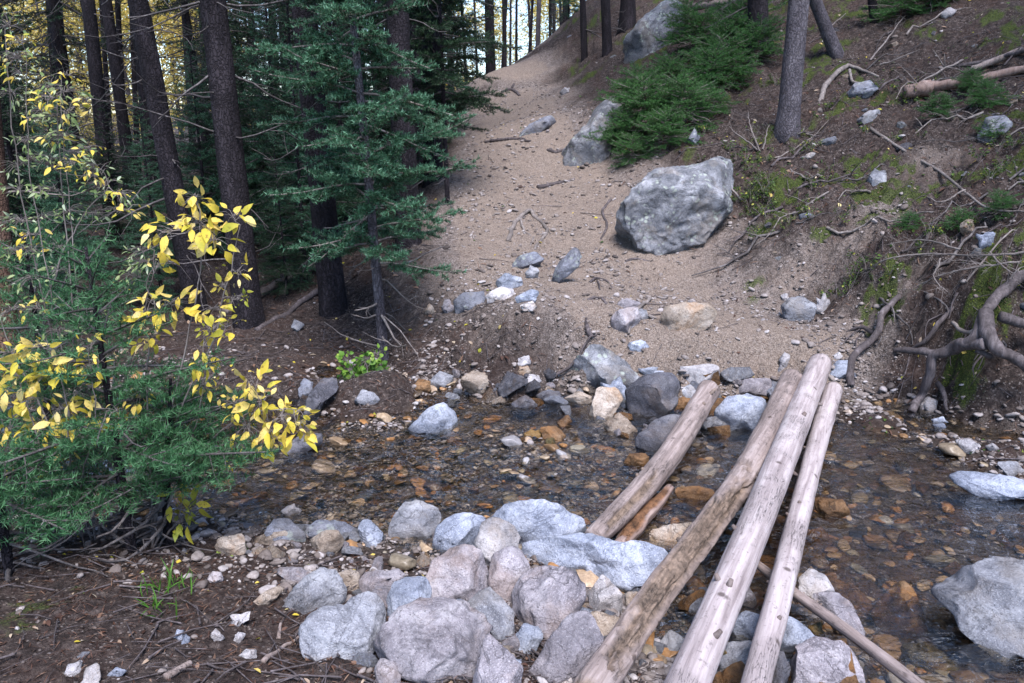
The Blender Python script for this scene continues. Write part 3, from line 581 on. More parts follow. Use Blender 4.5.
# hillside
RK('boulder', 'huge grey boulder with flat top at the right side of the trail', 'bould', 0, 0, [(x*2.996, y*2.996) for x, y in [(616,222),(625,203),(640,190),(650,176),(690,161),(718,159),(729,180),(727,205),(706,236),(681,251),(656,259),(640,251),(624,241)]], HB, thick=1.1, sub=6, rough=.07, push=.2, facets=15)
RK('boulder', 'tall grey boulder with green fir growing over it, mid trail right side', 'bould', *G_, [(136,492),(150,440),(200,400),(230,360),(240,320),(285,295),(327,320),(332,360),(312,400),(292,450),(242,492),(180,522),(140,522)], HB, thick=1.1, push=.35)
RK('boulder', 'upper dark and white boulder among fir branches near the trees', 'bould', *G_, [(336,180),(345,110),(400,50),(450,13),(500,30),(527,70),(500,110),(440,150),(400,192),(350,208)], HB, thick=1.1, push=.35)
RK('rock', 'low grey rock set in the trail below the crest', 'slate', *G_, [(16,402),(50,373),(120,343),(130,370),(80,404),(30,407)], TRG)
RK('stone', 'small white stone on the slope beside the trail crest', 'pale', *G_, [(143,277),(158,261),(172,270),(155,287)], HB)
RK('stone', 'small slate stone above the huge boulder', 'slate', *G_, [(518,422),(545,398),(562,410),(545,437),(525,432)], HB)
RK('rock', 'narrow slab at the top of the slope beside a trunk', 'grey', *G_, [(308,72),(350,38),(357,55),(318,80)], HB)
RK('rock', 'rounded grey rock on the hillside under a bent root', 'slate', *H_, [(236,282),(260,250),(300,243),(327,265),(300,287),(250,302)], HB)
RK('rock', 'flat grey rock below the rounded hillside rock', 'grey', *H_, [(266,357),(300,333),(330,328),(332,352),(290,370)], HB)
RK('rock', 'grey rock in the middle of the mossy hillside', 'grey', *H_, [(298,542),(310,518),(345,513),(352,540),(320,562)], HB)
RK('rock', 'bluish lichen rock behind the small firs on the right slope', 'slate', *H_, [(636,402),(650,358),(700,348),(722,375),(690,412),(650,437)], HB)
RK('stone', 'small pale stone high on the right slope', 'pale', *H_, [(510,42),(540,25),(562,35),(540,52)], HB)
RK('stone', 'small pale stone left of the split log on the slope', 'pale', *H_, [(103,470),(125,458),(142,457),(130,477)], HB)
RK('rock', 'bluish rock under fir twigs at the right edge of the slope', 'blue', *I_, [(632,32),(650,15),(672,15),(672,50),(640,57)], HB)
RK('stone', 'wide flat pale stone pressed in the dirt at the trail foot', 'grey', *I_, [(40,237),(60,213),(100,206),(137,230),(132,260),(100,284),(60,272)], TRG, thick=.4)
RK('stone', 'small pale stone right of the flat stone in the dirt', 'pale', *I_, [(143,237),(160,208),(182,215),(177,245),(150,252)], TRG)
RK('stone', 'thin upright white stone at the far end of the logs', 'pale', *I_, [(28,427),(45,376),(62,378),(57,410),(40,432)], TRG)
RK('rock', 'pale bluish stone at the foot of the long hanging root', 'blue', *I_, [(183,432),(200,403),(242,393),(244,435),(215,450)], RS)
RK('stone', 'round white stone at the foot of the thick roots', 'pale', *I_, [(453,527),(475,505),(502,515),(502,545),(465,550)], RS)
RK('stone', 'flat white stone on the gravel at the right water edge', 'pale', *I_, [(560,642),(600,630),(630,645),(622,672),(590,670)], RS)
RK('stone', 'small flat white stone beside the larger flat white stone', 'pale', *I_, [(653,657),(675,646),(692,660),(670,670)], RS)
RK('stone', 'upper of two small blue stones on the right gravel', 'blue', *I_, [(493,577),(520,563),(532,575),(510,587)], RS)
RK('stone', 'lower of two small blue stones on the right gravel', 'blue', *I_, [(493,592),(525,583),(532,595),(505,602)], RS)
RK('stone', 'tiny pale stone left of the bluish stone at the hanging root', 'pale', *I_, [(198,382),(212,371),(222,385),(205,397)], RS)
RK('stone', 'tiny white stone high in the trail dirt at right', 'pale', *I_, [(38,202),(55,195),(64,210),(48,217)], TRG)
# near left
RK('rock', 'tan rock at the water edge right of the young fir stem', 'tan', *J_, [(648,267),(665,243),(730,243),(737,290),(700,307),(658,287)], NL)
RK('stone', 'pale round pebble at the bottom left, left of the oval one', 'pale', *J_, [(196,647),(210,626),(237,628),(242,650),(215,664)], NL)
RK('stone', 'oval pale stone at the bottom edge on the left', 'pale', *J_, [(243,690),(265,638),(299,633),(297,675),(275,700),(245,705)], NL)
RK('stone', 'flat pale pebble right of the oval stone at the bottom left', 'blue', *J_, [(323,652),(350,638),(377,655),(350,667)], NL)
RK('stone', 'flat grey pebble above the oval stone at the bottom left', 'grey', *J_, [(223,602),(250,591),(272,600),(245,614)], NL)
RK('stone', 'left one of two small bluish pebbles under the grass tuft', 'blue', *J_, [(521,547),(532,525),(552,530),(547,557)], NL)
RK('stone', 'right one of two small bluish pebbles under the grass tuft', 'blue', *J_, [(543,562),(557,538),(570,550),(562,569)], NL)
RK('stone', 'upright white pebble on the bare dirt right of the grass tuft', 'pale', *J_, [(633,537),(650,520),(672,550),(650,560)], NL)
RK('stone', 'long pale stone on the bare dirt left of the wide dark boulder', 'pale', *J_, [(688,502),(710,481),(750,476),(742,497),(705,510)], NL)
RK('stone', 'small white stone below the long pale stone', 'pale', *J_, [(698,552),(715,531),(737,540),(715,559)], NL)
RK('stone', 'lavender round stone below the young fir at the water edge', 'lav', *J_, [(618,372),(640,348),(662,355),(667,378),(640,384)], NL)
RK('stone', 'flat white stone low on the dirt at the left of the pile', 'pale', *J_, [(718,595),(740,583),(768,590),(765,608),(728,610)], NL)
for i, (n, l, v_, p, g, kw) in enumerate(ROCKS): outline_rock(n, l, v_, p, g, seed=i, **kw)
# ------------------------------------------------------------------ logs
def log(name, label, path, radii, material, cat, group=None, n=90, sides=28, rough=.03, seed=0, rot=None, knots=0, squash=None, parent=None):
    """path: world points; the mesh is built with its own +z along the log so that the grain runs along it"""
    P = smooth_path(path, n); R = np.interp(np.linspace(0, 1, n), np.linspace(0, 1, len(radii)), radii)
    base = P[0].copy(); ax = unit(P[-1]-P[0])
    V, Fs = tube(P, R, sides, rough, seed, 5.)
    q = Vector(ax).to_track_quat('Z', 'Y'); M = np.array(q.to_matrix())
    L = (V-base)@M; cl = np.zeros(len(V))
    r = np.random.RandomState(seed+5)
    # fine long ridges
    C = (np.repeat(P, sides, 0)-base)@M; dd = L[:n*sides]-C; ang = np.arctan2(dd[:, 1], dd[:, 0])
    rid = fbm(np.stack([np.cos(ang)*5, np.sin(ang)*5, L[:n*sides, 2]*1.2], 1)+seed, 3)
    L[:n*sides] = C+dd*(1+rid*rough*1.5)[:, None]
    if rot:
        for (z0, z1, a0, aw, depth) in rot:   # rotten hollow between fractions z0..z1 around angle a0
            zt = np.repeat(np.linspace(0, 1, n), sides)
            nn = fbm(np.stack([L[:n*sides, 0]*14, L[:n*sides, 1]*14, L[:n*sides, 2]*5], 1)+3, 4, .6)
            m = np.clip(1-np.abs(zt-(z0+z1)/2)/((z1-z0)/2), 0, 1); da = np.abs((ang-a0+PI) % (2*PI)-PI); m2 = np.clip(1-da/aw, 0, 1)
            k = np.clip((np.minimum(m*2.2, m2*2)+nn*.9-.25)*2.2, 0, 1)*(m > 0)*(m2 > 0)
            dd = L[:n*sides]-C; L[:n*sides] = C+dd*(1-depth*k*(1+nn*.7))[:, None]; cl[:n*sides] = np.maximum(cl[:n*sides], k)
    mb = MB(); mb.add(L, Fs, cl)
    for k in range(knots):
        i = r.randint(4, n-4); a = r.uniform(0, 2*PI); d = np.array([math.cos(a), math.sin(a), .3]); c = C[i*sides]
        kv, kf = tube([c+d*R[i]*.7, c+d*R[i]*1.06, c+d*R[i]*(1.15+r.uniform(0, .25))], [R[i]*.2, R[i]*.17, R[i]*.12], 8); mb.add(kv, kf, .75)
    me = mb.mesh(name, material); o = bpy.data.objects.new(name, me); COL.objects.link(o)
    o.location = base; o.rotation_mode = 'QUATERNION'; o.rotation_quaternion = q; o.rotation_mode = 'XYZ'
    if label: o['label'] = label; o['category'] = cat
    if group: o['group'] = group
    if parent: o.parent = parent
    return o
def pr(px, py, z): return at_z(px, py, z)
LG = 'logs laid across the stream'
def wpx(p, w):  # radius in metres of something w pixels wide at point p
    t = (p[1]*CP-(p[2]-2)*SP); return w*t/F/2*.94
def plog(name, label, pts, material, **kw):
    P = [pr(x, y, z) for x, y, z, w in pts]; R = [wpx(p, a[3]) for p, a in zip(P, pts)]
    L = np.concatenate([[0], np.cumsum([np.linalg.norm(P[i+1]-P[i]) for i in range(len(P)-1)])]); L /= L[-1]
    Rr = np.interp(np.linspace(0, 1, 12), L, R); return log(name, label, np.array(P), Rr, material, 'log', LG, **kw)
plog('log', 'weathered log with a long rotten hollow, left of the smooth log', [(540,765,.30,47),(597,683,.28,41),(662,588,.25,33),(712,522,.22,29),(756,456,.22,26),(792,380,.24,25)], WOOD, rough=.05, seed=1, rot=[(.0,.2,1.2,1.,.2),(.2,.76,2.4,1.3,.5),(.28,.7,1.5,.9,.3)], knots=7, n=220, sides=48)
plog('log', 'longest smooth pale log in the middle of the crossing', [(650,770,.27,47),(688,683,.26,44),(752,532,.25,33),(783,456,.25,29),(820,364,.24,24)], WOOD2, rough=.018, seed=2, knots=9, n=160, sides=36)
plog('log', 'thin purplish log, rightmost of the log crossing', [(737,765,.22,34),(756,683,.2,31),(781,588,.18,25),(814,456,.15,20),(833,390,.13,19)], WOOD2, rough=.03, seed=3, knots=10, n=140, sides=30)
plog('log', 'short cracked log resting between the far boulders and the long white boulder', [(594,538,.10,23),(632,500,.11,25),(672,452,.13,25),(709,390,.2,23)], WOOD, rough=.05, seed=4, rot=[(.0,.5,2.4,.5,.35)], knots=6, n=140, sides=36)
plog('split_log', 'dark reddish split piece of wood beside the lower end of the short log', [(618,548,.03,16),(640,520,.04,20),(670,488,.05,10)], WOOD3, rough=.16, seed=5, rot=[(0,1,1.5,1.4,.3)], n=60)
plog('pole', 'thin pale pole slanting from under the thin log to the bottom right', [(752,560,.08,8),(793,592,.09,11),(850,633,.1,13),(950,710,.12,16)], WOOD, rough=.05, seed=6, knots=5, n=80, sides=16)

# ------------------------------------------------------------------ rocks filling the gaps
rf = np.random.RandomState(314); FP_ = []
for k in range(8):
    V, T = ICO[4]; W = V.copy()
    for j in range(13):
        nn = unit(rf.normal(size=3)); p = W@nn; W -= (np.maximum(0, p-p.max()*rf.uniform(.5, .78))*.97)[:, None]*nn
    W += unit(V)*(fbm(V*2+k*7, 4)*.08)[:, None]; W /= np.abs(W).max(); FP_.append(mesh_np('rock', W*[1, .85, .7], T, RM[('lav', 'grey', 'tan', 'slate', 'dark', 'blue', 'orange', 'olive')[k]]))
def fill(n, poly, s0, kinds, label, group, name='rock', sunk=False):
    P = np.array(poly, float)
    for i in range(n):
        while True:
            q = np.array([rf.uniform(P[:, 0].min(), P[:, 0].max()), rf.uniform(P[:, 1].min(), P[:, 1].max())]); ins = False
            for a in range(len(P)):
                b = (a+1) % len(P)
                if (P[a, 1] > q[1]) != (P[b, 1] > q[1]) and q[0] < (P[b, 0]-P[a, 0])*(q[1]-P[a, 1])/(P[b, 1]-P[a, 1])+P[a, 0]: ins = not ins
            if ins: break
        g, t = hit(q[0], q[1], True); s = s0*np.exp(rf.normal()*.4); g[2] = H(g[0], g[1])[0] if sunk else g[2]; s = min(s, .075) if sunk else s; o = link(name, FP_[kinds[i % len(kinds)]], None, label, name, group, loc=g+[0, 0, s*.12]); o.scale = (s, s*rf.uniform(.8, 1), s*rf.uniform(.75, 1)); o.rotation_euler = (rf.normal()*.35, rf.normal()*.35, rf.uniform(0, 6.3))
fill(46, [(290,575),(380,540),(470,520),(600,560),(650,600),(560,683),(370,683),(300,640)], .062, [0,1,0,3,2,5], 'smaller rock wedged in a gap of the near rock pile', 'gap rocks in the near pile')
fill(30, [(600,600),(680,560),(740,600),(800,600),(860,640),(850,683),(600,683)], .07, [1,6,0,7,3,6], 'wet rock in the water under the near ends of the logs', 'wet rocks under the near log ends')
fill(44, [(450,375),(560,372),(600,395),(700,385),(700,440),(620,440),(560,410),(440,400)], .062, [4,3,2,1,6,0,4], 'angular stone at the far water edge left of the log ends', 'stones along the far water edge')
fill(26, [(700,380),(760,370),(780,385),(720,440),(690,430)], .06, [3,0,6,1,4], 'stone between the far ends of the short and the rotten log', 'stones between the far log ends')
fill(22, [(230,525),(380,520),(400,560),(300,570),(240,560)], .05, [2,1,0,3], 'stone on the stony shore left of the rock pile', 'stones on the left stony shore')
fill(22, [(280,430),(560,410),(600,500),(330,510)], .055, [6,7,4,6,1], 'brown stone breaking the surface of the riffle', 'stones awash in the riffle', sunk=True)
fill(20, [(840,430),(1010,480),(1024,560),(880,600),(840,500)], .07, [6,7,6,4], 'amber stone under the rippling water right of the logs', 'amber stones in the right pool', sunk=True)
# ------------------------------------------------------------------ scattered stones (stuff)
def stone_mat(name, stops, wet=False):
    m, nt, out = mat(name); at = nd(nt, 'ShaderNodeAttribute', attribute_name='Col'); tc = nd(nt, 'ShaderNodeTexCoord')
    c = ramp(nt, at.outputs['Fac'], stops); n = noise(nt, tc.outputs['Object'], 60., 4, .65); c = mixc(nt, .7, c, ramp(nt, n, [(.3, (.45, .42, .4)), (.6, (1, 1, 1)), (.75, (1.5, 1.5, 1.5))]), 'MULTIPLY')
    principled(nt, out, c, .35 if wet else .85, bump(nt, n, .4, .006), .4 if wet else .25); return m
GRAVEL = stone_mat('mixed gravel', [(0, (.06, .05, .047)), (.3, (.15, .125, .115)), (.6, (.25, .22, .21)), (.85, (.34, .31, .31)), (1, (.46, .44, .45))])
BEDST = stone_mat('stream bed cobble', [(0, (.04, .035, .03)), (.25, (.14, .09, .05)), (.42, (.34, .17, .06)), (.6, (.2, .18, .14)), (.75, (.42, .3, .19)), (.88, (.24, .23, .24)), (1, (.5, .48, .48))], True)
def rot_rand(n, r):
    q = unit(r.normal(size=(n, 4))); w, x, y, z = q.T
    return np.stack([np.stack([1-2*(y*y+z*z), 2*(x*y-z*w), 2*(x*z+y*w)], -1), np.stack([2*(x*y+z*w), 1-2*(x*x+z*z), 2*(y*z-x*w)], -1), np.stack([2*(x*z-y*w), 2*(y*z+x*w), 1-2*(x*x+y*y)], -1)], 1)
def stones(name, pos, size, sub, material, label, seed, col=None, flat=.55):
    r = np.random.RandomState(seed); n = len(pos); V, T = ICO[sub]; m = len(V)
    var = []
    for k in range(8):
        W = V.copy()
        for j in range(7):
            nn = unit(r.normal(size=3)); p = W@nn; W -= (np.maximum(0, p-p.max()*r.uniform(.55, .85))*.95)[:, None]*nn
        W += unit(V)*(fbm(V*1.6+k*9, 2)*.18)[:, None]; var.append(W/np.abs(W).max())
    var = np.array(var)[r.randint(0, 8, n)]
    sc = np.stack([r.uniform(.75, 1.2, n), r.uniform(.6, 1., n), r.uniform(flat*.7, flat*1.2, n)], 1)
    a = r.uniform(0, 2*PI, n); R = np.zeros((n, 3, 3)); R[:, 0, 0] = np.cos(a); R[:, 0, 1] = -np.sin(a); R[:, 1, 0] = np.sin(a); R[:, 1, 1] = np.cos(a); R[:, 2, 2] = 1
    Rt = rot_rand(n, r); mix_ = .22; M = unit(R+(Rt-np.eye(3))*mix_)
    X = var*sc[:, None]; X = np.einsum('nij,nvj->nvi', M, X)*(size/2)[:, None, None]+pos[:, None]
    Tt = (T[None]+(np.arange(n)*m)[:, None, None]).reshape(-1, 3)
    if col is None: col = np.clip(r.beta(2, 2.2, n), 0, 1)
    me = mesh_np(name, X.reshape(-1, 3), Tt, material, np.repeat(col, m), sub > 1)
    return link(name, me, label=label, kind='stuff')
r = np.random.RandomState(21)
def sample(n, r0, r1, amax=.78):
    R = np.exp(r.uniform(math.log(r0), math.log(r1), n)); a = r.uniform(-amax, amax, n); x = R*np.sin(a); y = R*np.cos(a); return x, y, H(x, y)
def field(f, x, y): return lookup(f, x, y)
x, y, z = sample(300000, 1.9, 17)
tr = field(tcol, x, y); cl = fbm2(x, y, 1.4, 3)
shore = np.exp(-((z-.07)/.08)**2)*(z > -.03)*(y < 6.6)
pk = np.clip((tr-.8)/.2, 0, 1); p = np.where(z < -.03, 0., .022+.3*np.clip(tr*1.3, 0, 1)*(1-.45*pk)+.62*shore)*np.clip(.9+cl*2.6, .05, 2.5)
p = np.where((y > 7) & (tr < .3), .02, p)
p = p*np.where((x < -.75) & (y > 4.8), .15, 1)*np.where((x < -.5) & (y < 4.8), .22, 1)
k = r.uniform(size=len(x)) < p; x, y, z, tr = x[k], y[k], z[k], tr[k]
s = np.exp(r.normal(math.log(.023), .55, len(x))); s = np.clip(s, .009, .085)*(1-.15*(tr > .5))*np.clip(.75+y*.05, .8, 1.3)
big = s > .03
stones('gravel', np.stack([x, y, z+s*.08], 1)[~big], s[~big], 1, GRAVEL, 'loose small gravel on the trail and banks', 1)
stones('pebble_scatter', np.stack([x, y, z+s*.12], 1)[big], s[big], 2, GRAVEL, 'scattered small stones on the banks', 2)
x, y, z = sample(26000, 2., 9, .95); k = (z < .03) & (z > -.3); x, y, z = x[k], y[k], z[k]
k = r.uniform(size=len(x)) < .62; x, y, z = x[k], y[k], z[k]
k = r.uniform(size=len(x)) < np.where(x < .9, .35, .45); x, y, z = x[k], y[k], z[k]; s = np.clip(np.exp(r.normal(math.log(.055), .5, len(x))), .015, .2)
# the riffle left of the logs is shallow: cobbles almost break the surface
rif = np.clip(1-np.hypot((x+.1)/1.3, (y-4.4)/.9), 0, 1)
stones('streambed_cobbles', np.stack([x, y, z+s*.12+rif*.03], 1), s, 3, BEDST, 'rust and olive cobbles on the stream bed', 3, flat=.4)
x, y, z = sample(150000, 2., 7.5, .95); k = (z < .02) & (z > -.3); x, y, z = x[k], y[k], z[k]; pg = np.clip(.5+fbm2(x, y, 1.8, 3)*2, .05, 1)*np.where(x < .9, 1, .08)
k = r.uniform(size=len(x)) < pg; x, y, z = x[k], y[k], z[k]; s = np.clip(np.exp(r.normal(math.log(.019), .4, len(x))), .008, .05)
stones('streambed_gravel', np.stack([x, y, z+s*.2+.004], 1), s, 1, GRAVEL, 'fine grey and tan gravel on the shallow stream bed', 4)
# ------------------------------------------------------------------ leaves, needles, twigs
def leaves_np(pos, dirs, nrm, L, W, curl, r, st=5):
    n = len(pos); dirs = unit(dirs); side = unit(np.cross(dirs, nrm)); nrm = np.cross(side, dirs)
    t = np.linspace(0, 1, st); prof = np.sin(PI*t**.8)**.85; prof[0] = .03; prof[-1] = .02
    fold = r.uniform(.1, .5, n)[:, None]; curl = np.broadcast_to(curl, (n,))[:, None]
    cx = L[:, None]*np.sin(t*curl)/np.maximum(curl, 1e-3); cz = -L[:, None]*(1-np.cos(t*curl))/np.maximum(curl, 1e-3)
    out = np.empty((n, st, 3, 3))
    tw = r.normal(0, .25, n)[:, None]*t
    for j, sgn in enumerate((-1, 0, 1)):
        w_ = sgn*prof*W[:, None]/2; zz = cz+np.abs(w_)*fold+w_*tw
        out[:, :, j] = pos[:, None]+cx[..., None]*dirs[:, None]+w_[..., None]*side[:, None]+zz[..., None]*nrm[:, None]
    i = np.arange(st-1)[:, None]*3; j = np.arange(2)[None]
    q = np.stack([i+j, i+j+1, i+j+4, i+j+3], -1).reshape(-1, 4)
    Qs = (q[None]+(np.arange(n)*st*3)[:, None, None]).reshape(-1, 4)
    return out.reshape(-1, 3), Qs, st*3
def needles_np(segs, dens, ln, wd, r, flatn=.5, tipc=None):
    a, b = segs[:, 0], segs[:, 1]; L = np.linalg.norm(b-a, axis=1); cnt = np.maximum(1, r.poisson(L*dens)); idx = np.repeat(np.arange(len(a)), cnt); n = len(idx)
    t = r.uniform(0, 1, n); p = a[idx]+(b-a)[idx]*t[:, None]; ax = unit(b-a)[idx]
    rd = r.normal(size=(n, 3)); rd[:, 2] = rd[:, 2]*flatn+.25; rd -= ax*(rd*ax).sum(1)[:, None]; rd = unit(rd)
    d = unit(ax*r.uniform(.3, .8, n)[:, None]+rd); l = ln*r.uniform(.7, 1.15, n); sd_ = unit(np.cross(d, r.normal(size=(n, 3))))*(wd/2)
    V = np.stack([p-sd_, p+sd_, p+d*l[:, None]], 1).reshape(-1, 3); T = np.arange(n*3).reshape(-1, 3)
    c = r.uniform(.0, .45, n)+(tipc[idx] if tipc is not None else 0)*(.15+.45*t)+.12*rd[:, 2]
    return V, T, np.repeat(np.clip(c, 0, 1), 3)
def thin_tubes(polys, radii, sides=4):
    mb = MB()
    for P, R in zip(polys, radii): v, f = tube(P, np.linspace(R, R*.35, len(P)), sides, cap=False); mb.add(v, f, .5)
    return mb
def fir_branch(o, d, L, r, twig_sp, droop, segs, tips, polys, rads, tw_len=.38, tert=True, rad=.008):
    n = max(4, int(L/.12)); P = [np.array(o)]; d = unit(d)
    for i in range(n):
        t = i/n; d = unit(d+np.array([0, 0, -droop*(1-t)*.35+droop*t*.35])+r.normal(size=3)*.035); P.append(P[-1]+d*L/n)
    P = np.array(P); polys.append(P); rads.append(rad*(.4+L))
    S = np.linspace(.14, .98, max(3, int(L/twig_sp)))
    for i, s in enumerate(S):
        k = s*n; i0 = min(int(k), n-1); p = P[i0]+(P[i0+1]-P[i0])*(k-i0); ax = unit(P[i0+1]-P[i0]); up = np.array([0, 0, 1.]); sd_ = unit(np.cross(ax, up))
        for sg in (-1, 1):
            if r.uniform() < .12: continue
            l = L*tw_len*(1.05-s)**.75*r.uniform(.65, 1.15)+.02; td = unit(ax*r.uniform(.55, .85)+sd_*sg*r.uniform(.7, 1)+up*r.normal(0., .33)); q = p+td*l*.5+np.array([0, 0, -.04*l]); e = p+td*l+ax*l*.1+np.array([0, 0, .02*l])
            segs += [(p, q), (q, e)]; tips += [.2, 1.]
            if l > .12 : polys.append(np.array([p, q, e])); rads.append(rad*.35)
            if tert and l > .07:
                m = int(l/.045)
                for j in range(1, m+1):
                    u = j/(m+1); b0 = p+(e-p)*u
                    for s2 in (-1, 1):
                        l2 = l*.38*(1.1-u)*r.uniform(.6, 1.2); pd = unit(np.cross(td, up))*s2; e2 = b0+unit(td*.75+pd*.8+up*r.normal(.05, .35))*l2; segs.append((b0, e2)); tips.append(.9)
    for i in range(n//3, n): segs.append((P[i], P[i+1])); tips.append(.3+.6*i/n)
def trunk_mesh(name, P, r0, r1, material, sides=16, flare=.45, seed=0, rough=.04):
    n = 44; Q_ = smooth_path(P, n); h = np.linspace(0, 1, n); hh = np.linalg.norm(Q_-Q_[0], axis=1)
    R = r0+(r1-r0)*h; R = R*(1+flare*np.exp(-hh/(r0*2.2)))
    V, Fs = tube(Q_, R, sides, rough, seed, 4.)
    # root buttresses
    C = np.repeat(Q_, sides, 0); D = V[:n*sides]-C; a = np.arctan2(D[:, 1], D[:, 0]); e = np.exp(-np.repeat(hh, sides)/(r0*1.6)); V[:n*sides] = C+D*(1+e*.3*np.maximum(0, np.sin(a*4+seed)))[:, None]
    mb = MB(); mb.add(V, Fs, .5); return mb.mesh(name, material)
def dead_branches(P, h0, h1, n, ln, r, mb_rad=.009):
    polys, rads = [], []; Q_ = smooth_path(P, 60); tot = np.linalg.norm(Q_[-1]-Q_[0])
    for i in range(n):
        h = r.uniform(h0, h1)/tot; p = Q_[min(59, int(h*59))]; a = r.uniform(0, 2*PI); d = np.array([math.cos(a), math.sin(a), r.uniform(-.35, .25)]); l = ln*r.uniform(.3, 1.2); pts = [p]
        for k in range(6): d = unit(d+r.normal(size=3)*.16+np.array([0, 0, -.14+.07*k])); pts.append(pts[-1]+d*l/6)
        polys.append(np.array(pts)); rads.append(mb_rad*r.uniform(.6, 1.5))
        for k in range(r.randint(0, 5)):
            j = r.randint(2, 6); dd = unit(d+r.normal(size=3)*.7); q = pts[j]; polys.append(np.array([q, q+dd*l*.15, q+unit(dd+r.normal(size=3)*.3)*l*.32])); rads.append(mb_rad*.45)
    return thin_tubes(polys, rads)
def conifer(name, label, height, r0, crown0, blen, nb, r, nm=NEEDLE2, bark=BARK, twig_sp=.075, dens=120, ln=.045, wd=.009, dead=(0, 0, 0, 0), lean=(0, 0), tert=False, droop=.3, prof=.7, cat='tree', group=None, tw_len=.38, seed=0, upang=.1, curve=0., r1=None, extra=(), minlen=.15):
    P = np.array([[0, 0, -.25], [lean[0]*.3+curve, lean[1]*.3, height*.3], [lean[0]*.65, lean[1]*.65, height*.65], [lean[0], lean[1], height]])
    e = bpy.data.objects.new(name, None); COL.objects.link(e); e.empty_display_size = .2
    link('trunk', trunk_mesh('trunk', P, r0, r1 or r0*.15, bark, 18 if r0 > .06 else 10, .35 if r0 > .06 else .15, seed), e)
    segs, tips, polys, rads = [], [], [], []; Qt = smooth_path(P, 100)
    for i in range(nb):
        u = (i+r.uniform(0, 1))/nb; h = crown0+(height*.985-crown0)*u**.92; k = np.clip((h+.25)/(height+.25)*99, 0, 99); p = Qt[int(k)]
        a = i*2.399+r.normal()*.35; L = blen*(1-u)**prof*r.uniform(.7, 1.12)+minlen*.5
        if u < .12: L *= .7+2.5*u
        up = upang+.55*u**2+r.normal()*.2
        fir_branch(p, (math.cos(a), math.sin(a), up), L, r, twig_sp, droop*(1-u*.6), segs, tips, polys, rads, tw_len, tert, .009)
    for (h, a, L, up) in extra:
        k = np.clip((h+.25)/(height+.25)*99, 0, 99); fir_branch(Qt[int(k)], (math.cos(a), math.sin(a), up), L, r, twig_sp, droop, segs, tips, polys, rads, tw_len, tert, .009)
    V, T, c = needles_np(np.array(segs), dens, ln, wd, r, .9, np.array(tips))
    cr_ = link('crown', mesh_np('crown', V, T, nm, c, False), e)
    bmb = thin_tubes(polys, rads)
    if dead[2]:
        q = dead_branches(P, dead[0], dead[1], dead[2], dead[3], r); bmb.add(np.concatenate(q.V), [np.concatenate(q.Q)], .5)
    link('branches', bmb.mesh('branches', DEADW if bark is BARK else TWIGM), e)
    if label: e['label'] = label
    e['category'] = cat
    if group: e['group'] = group
    return e
def setobj(o, name, label, group=None):
    o.name = name; o['label'] = label
    if group: o['group'] = group
    elif 'group' in o: del o['group']
    return o
def place(o, x, y, rz=0., s=1., z=None, sink=.03):
    o.location = (x, y, (H(x, y)[0] if z is None else z)-sink); o.rotation_euler = (0, 0, rz); o.scale = (s, s, s); return o
def base_at(px, py, Y):
    p = at_y(px, py, Y); return p[0], p[1]
rt = np.random.RandomState(77)
HG = 'standing trunks along the forest edge at left'
# named trunks: (label, base px, base py, Y, top px at py 0, width px, bark, dead branch n, crown0)
def big_trunk(label, bx, by, Y, tx, wpx_, bark, ndead, crown0, group, seed, height=11., ydrift=0., dl=1., name='spruce_tree', dh0=.8):
    t = Y/ray(bx, by)[1]; g, tt = hit(bx, by); p0 = at_y(bx, by, Y)
    x0, y0 = p0[0], p0[1]; z0 = H(x0, y0)[0]
    top = at_y(tx, 0, Y+ydrift); sl = (top[0]-x0)/(top[2]-z0); r0 = wpx_*t/F/2
    rr = np.random.RandomState(seed)
    o = conifer(name, label, height, r0, crown0, 1.5, 46, rr, NEEDLE2, bark, .11, 70, .06, .012, (dh0, crown0+1.5, ndead, dl), (sl*height, ydrift*height/(top[2]-z0)), False, .35, .6, group=group, seed=seed, r1=r0*.45)
    o.location = (x0, y0, z0); return o
big_trunk('dark leaning trunk left of the thickest forest edge trunk', 200, 322, 7.6, 138, 21, BARK, 34, 5.2, HG, 1)
big_trunk('thickest near black trunk at left, right of the leaning one', 250, 326, 7.2, 213, 28, BARK, 30, 5.2, HG, 2)
big_trunk('dark trunk directly left of the blue green fir sapling', 335, 318, 7.3, 303, 26, BARK, 30, 4.6, HG, 3)
big_trunk('dark trunk behind the right side of the fir sapling', 410, 276, 8.4, 397, 24, BARK, 22, 4.8, HG, 4)
big_trunk('dark trunk just left of the trail behind the slim young fir', 433, 180, 10.4, 431, 19, BARK, 22, 4.8, HG, 5)
big_trunk('narrow dark trunk far behind at left, left one of two before yellow leaves', 116, 262, 10.5, 88, 14, BARK, 34, 5.6, HG, 6)
big_trunk('narrow dark trunk far behind at left, right one of two before yellow leaves', 140, 245, 12.5, 106, 12, BARK, 40, 5.6, HG, 7)
big_trunk('brown barked trunk at the left edge of the picture', -3, 330, 6.0, -22, 26, BARKR, 6, 5.5, HG, 8)
RGt = 'trees standing on the right slope'
big_trunk('grey barked trunk standing on the right slope above the huge boulder', 787, 134, 9.5, 799, 21, BARKG, 3, 4.5, RGt, 9, dl=.4, dh0=2.5)
big_trunk('dark trunk at the top of the slope left of the grey trunk', 760, 50, 12.5, 759, 20, BARK, 6, 4.5, RGt, 11)
big_trunk('thin dark trunk at the top of the right slope near the fallen branches', 877, 40, 11.9, 876, 9, BARK, 5, 4.5, RGt, 12, 7.)
o = big_trunk('grey leaning trunk with a long curved root right of the grey trunk', 843, 66, 11.4, 822, 13, BARKG, 6, 4.5, RGt, 10, 8.)
CG = 'trunks around the trail crest'
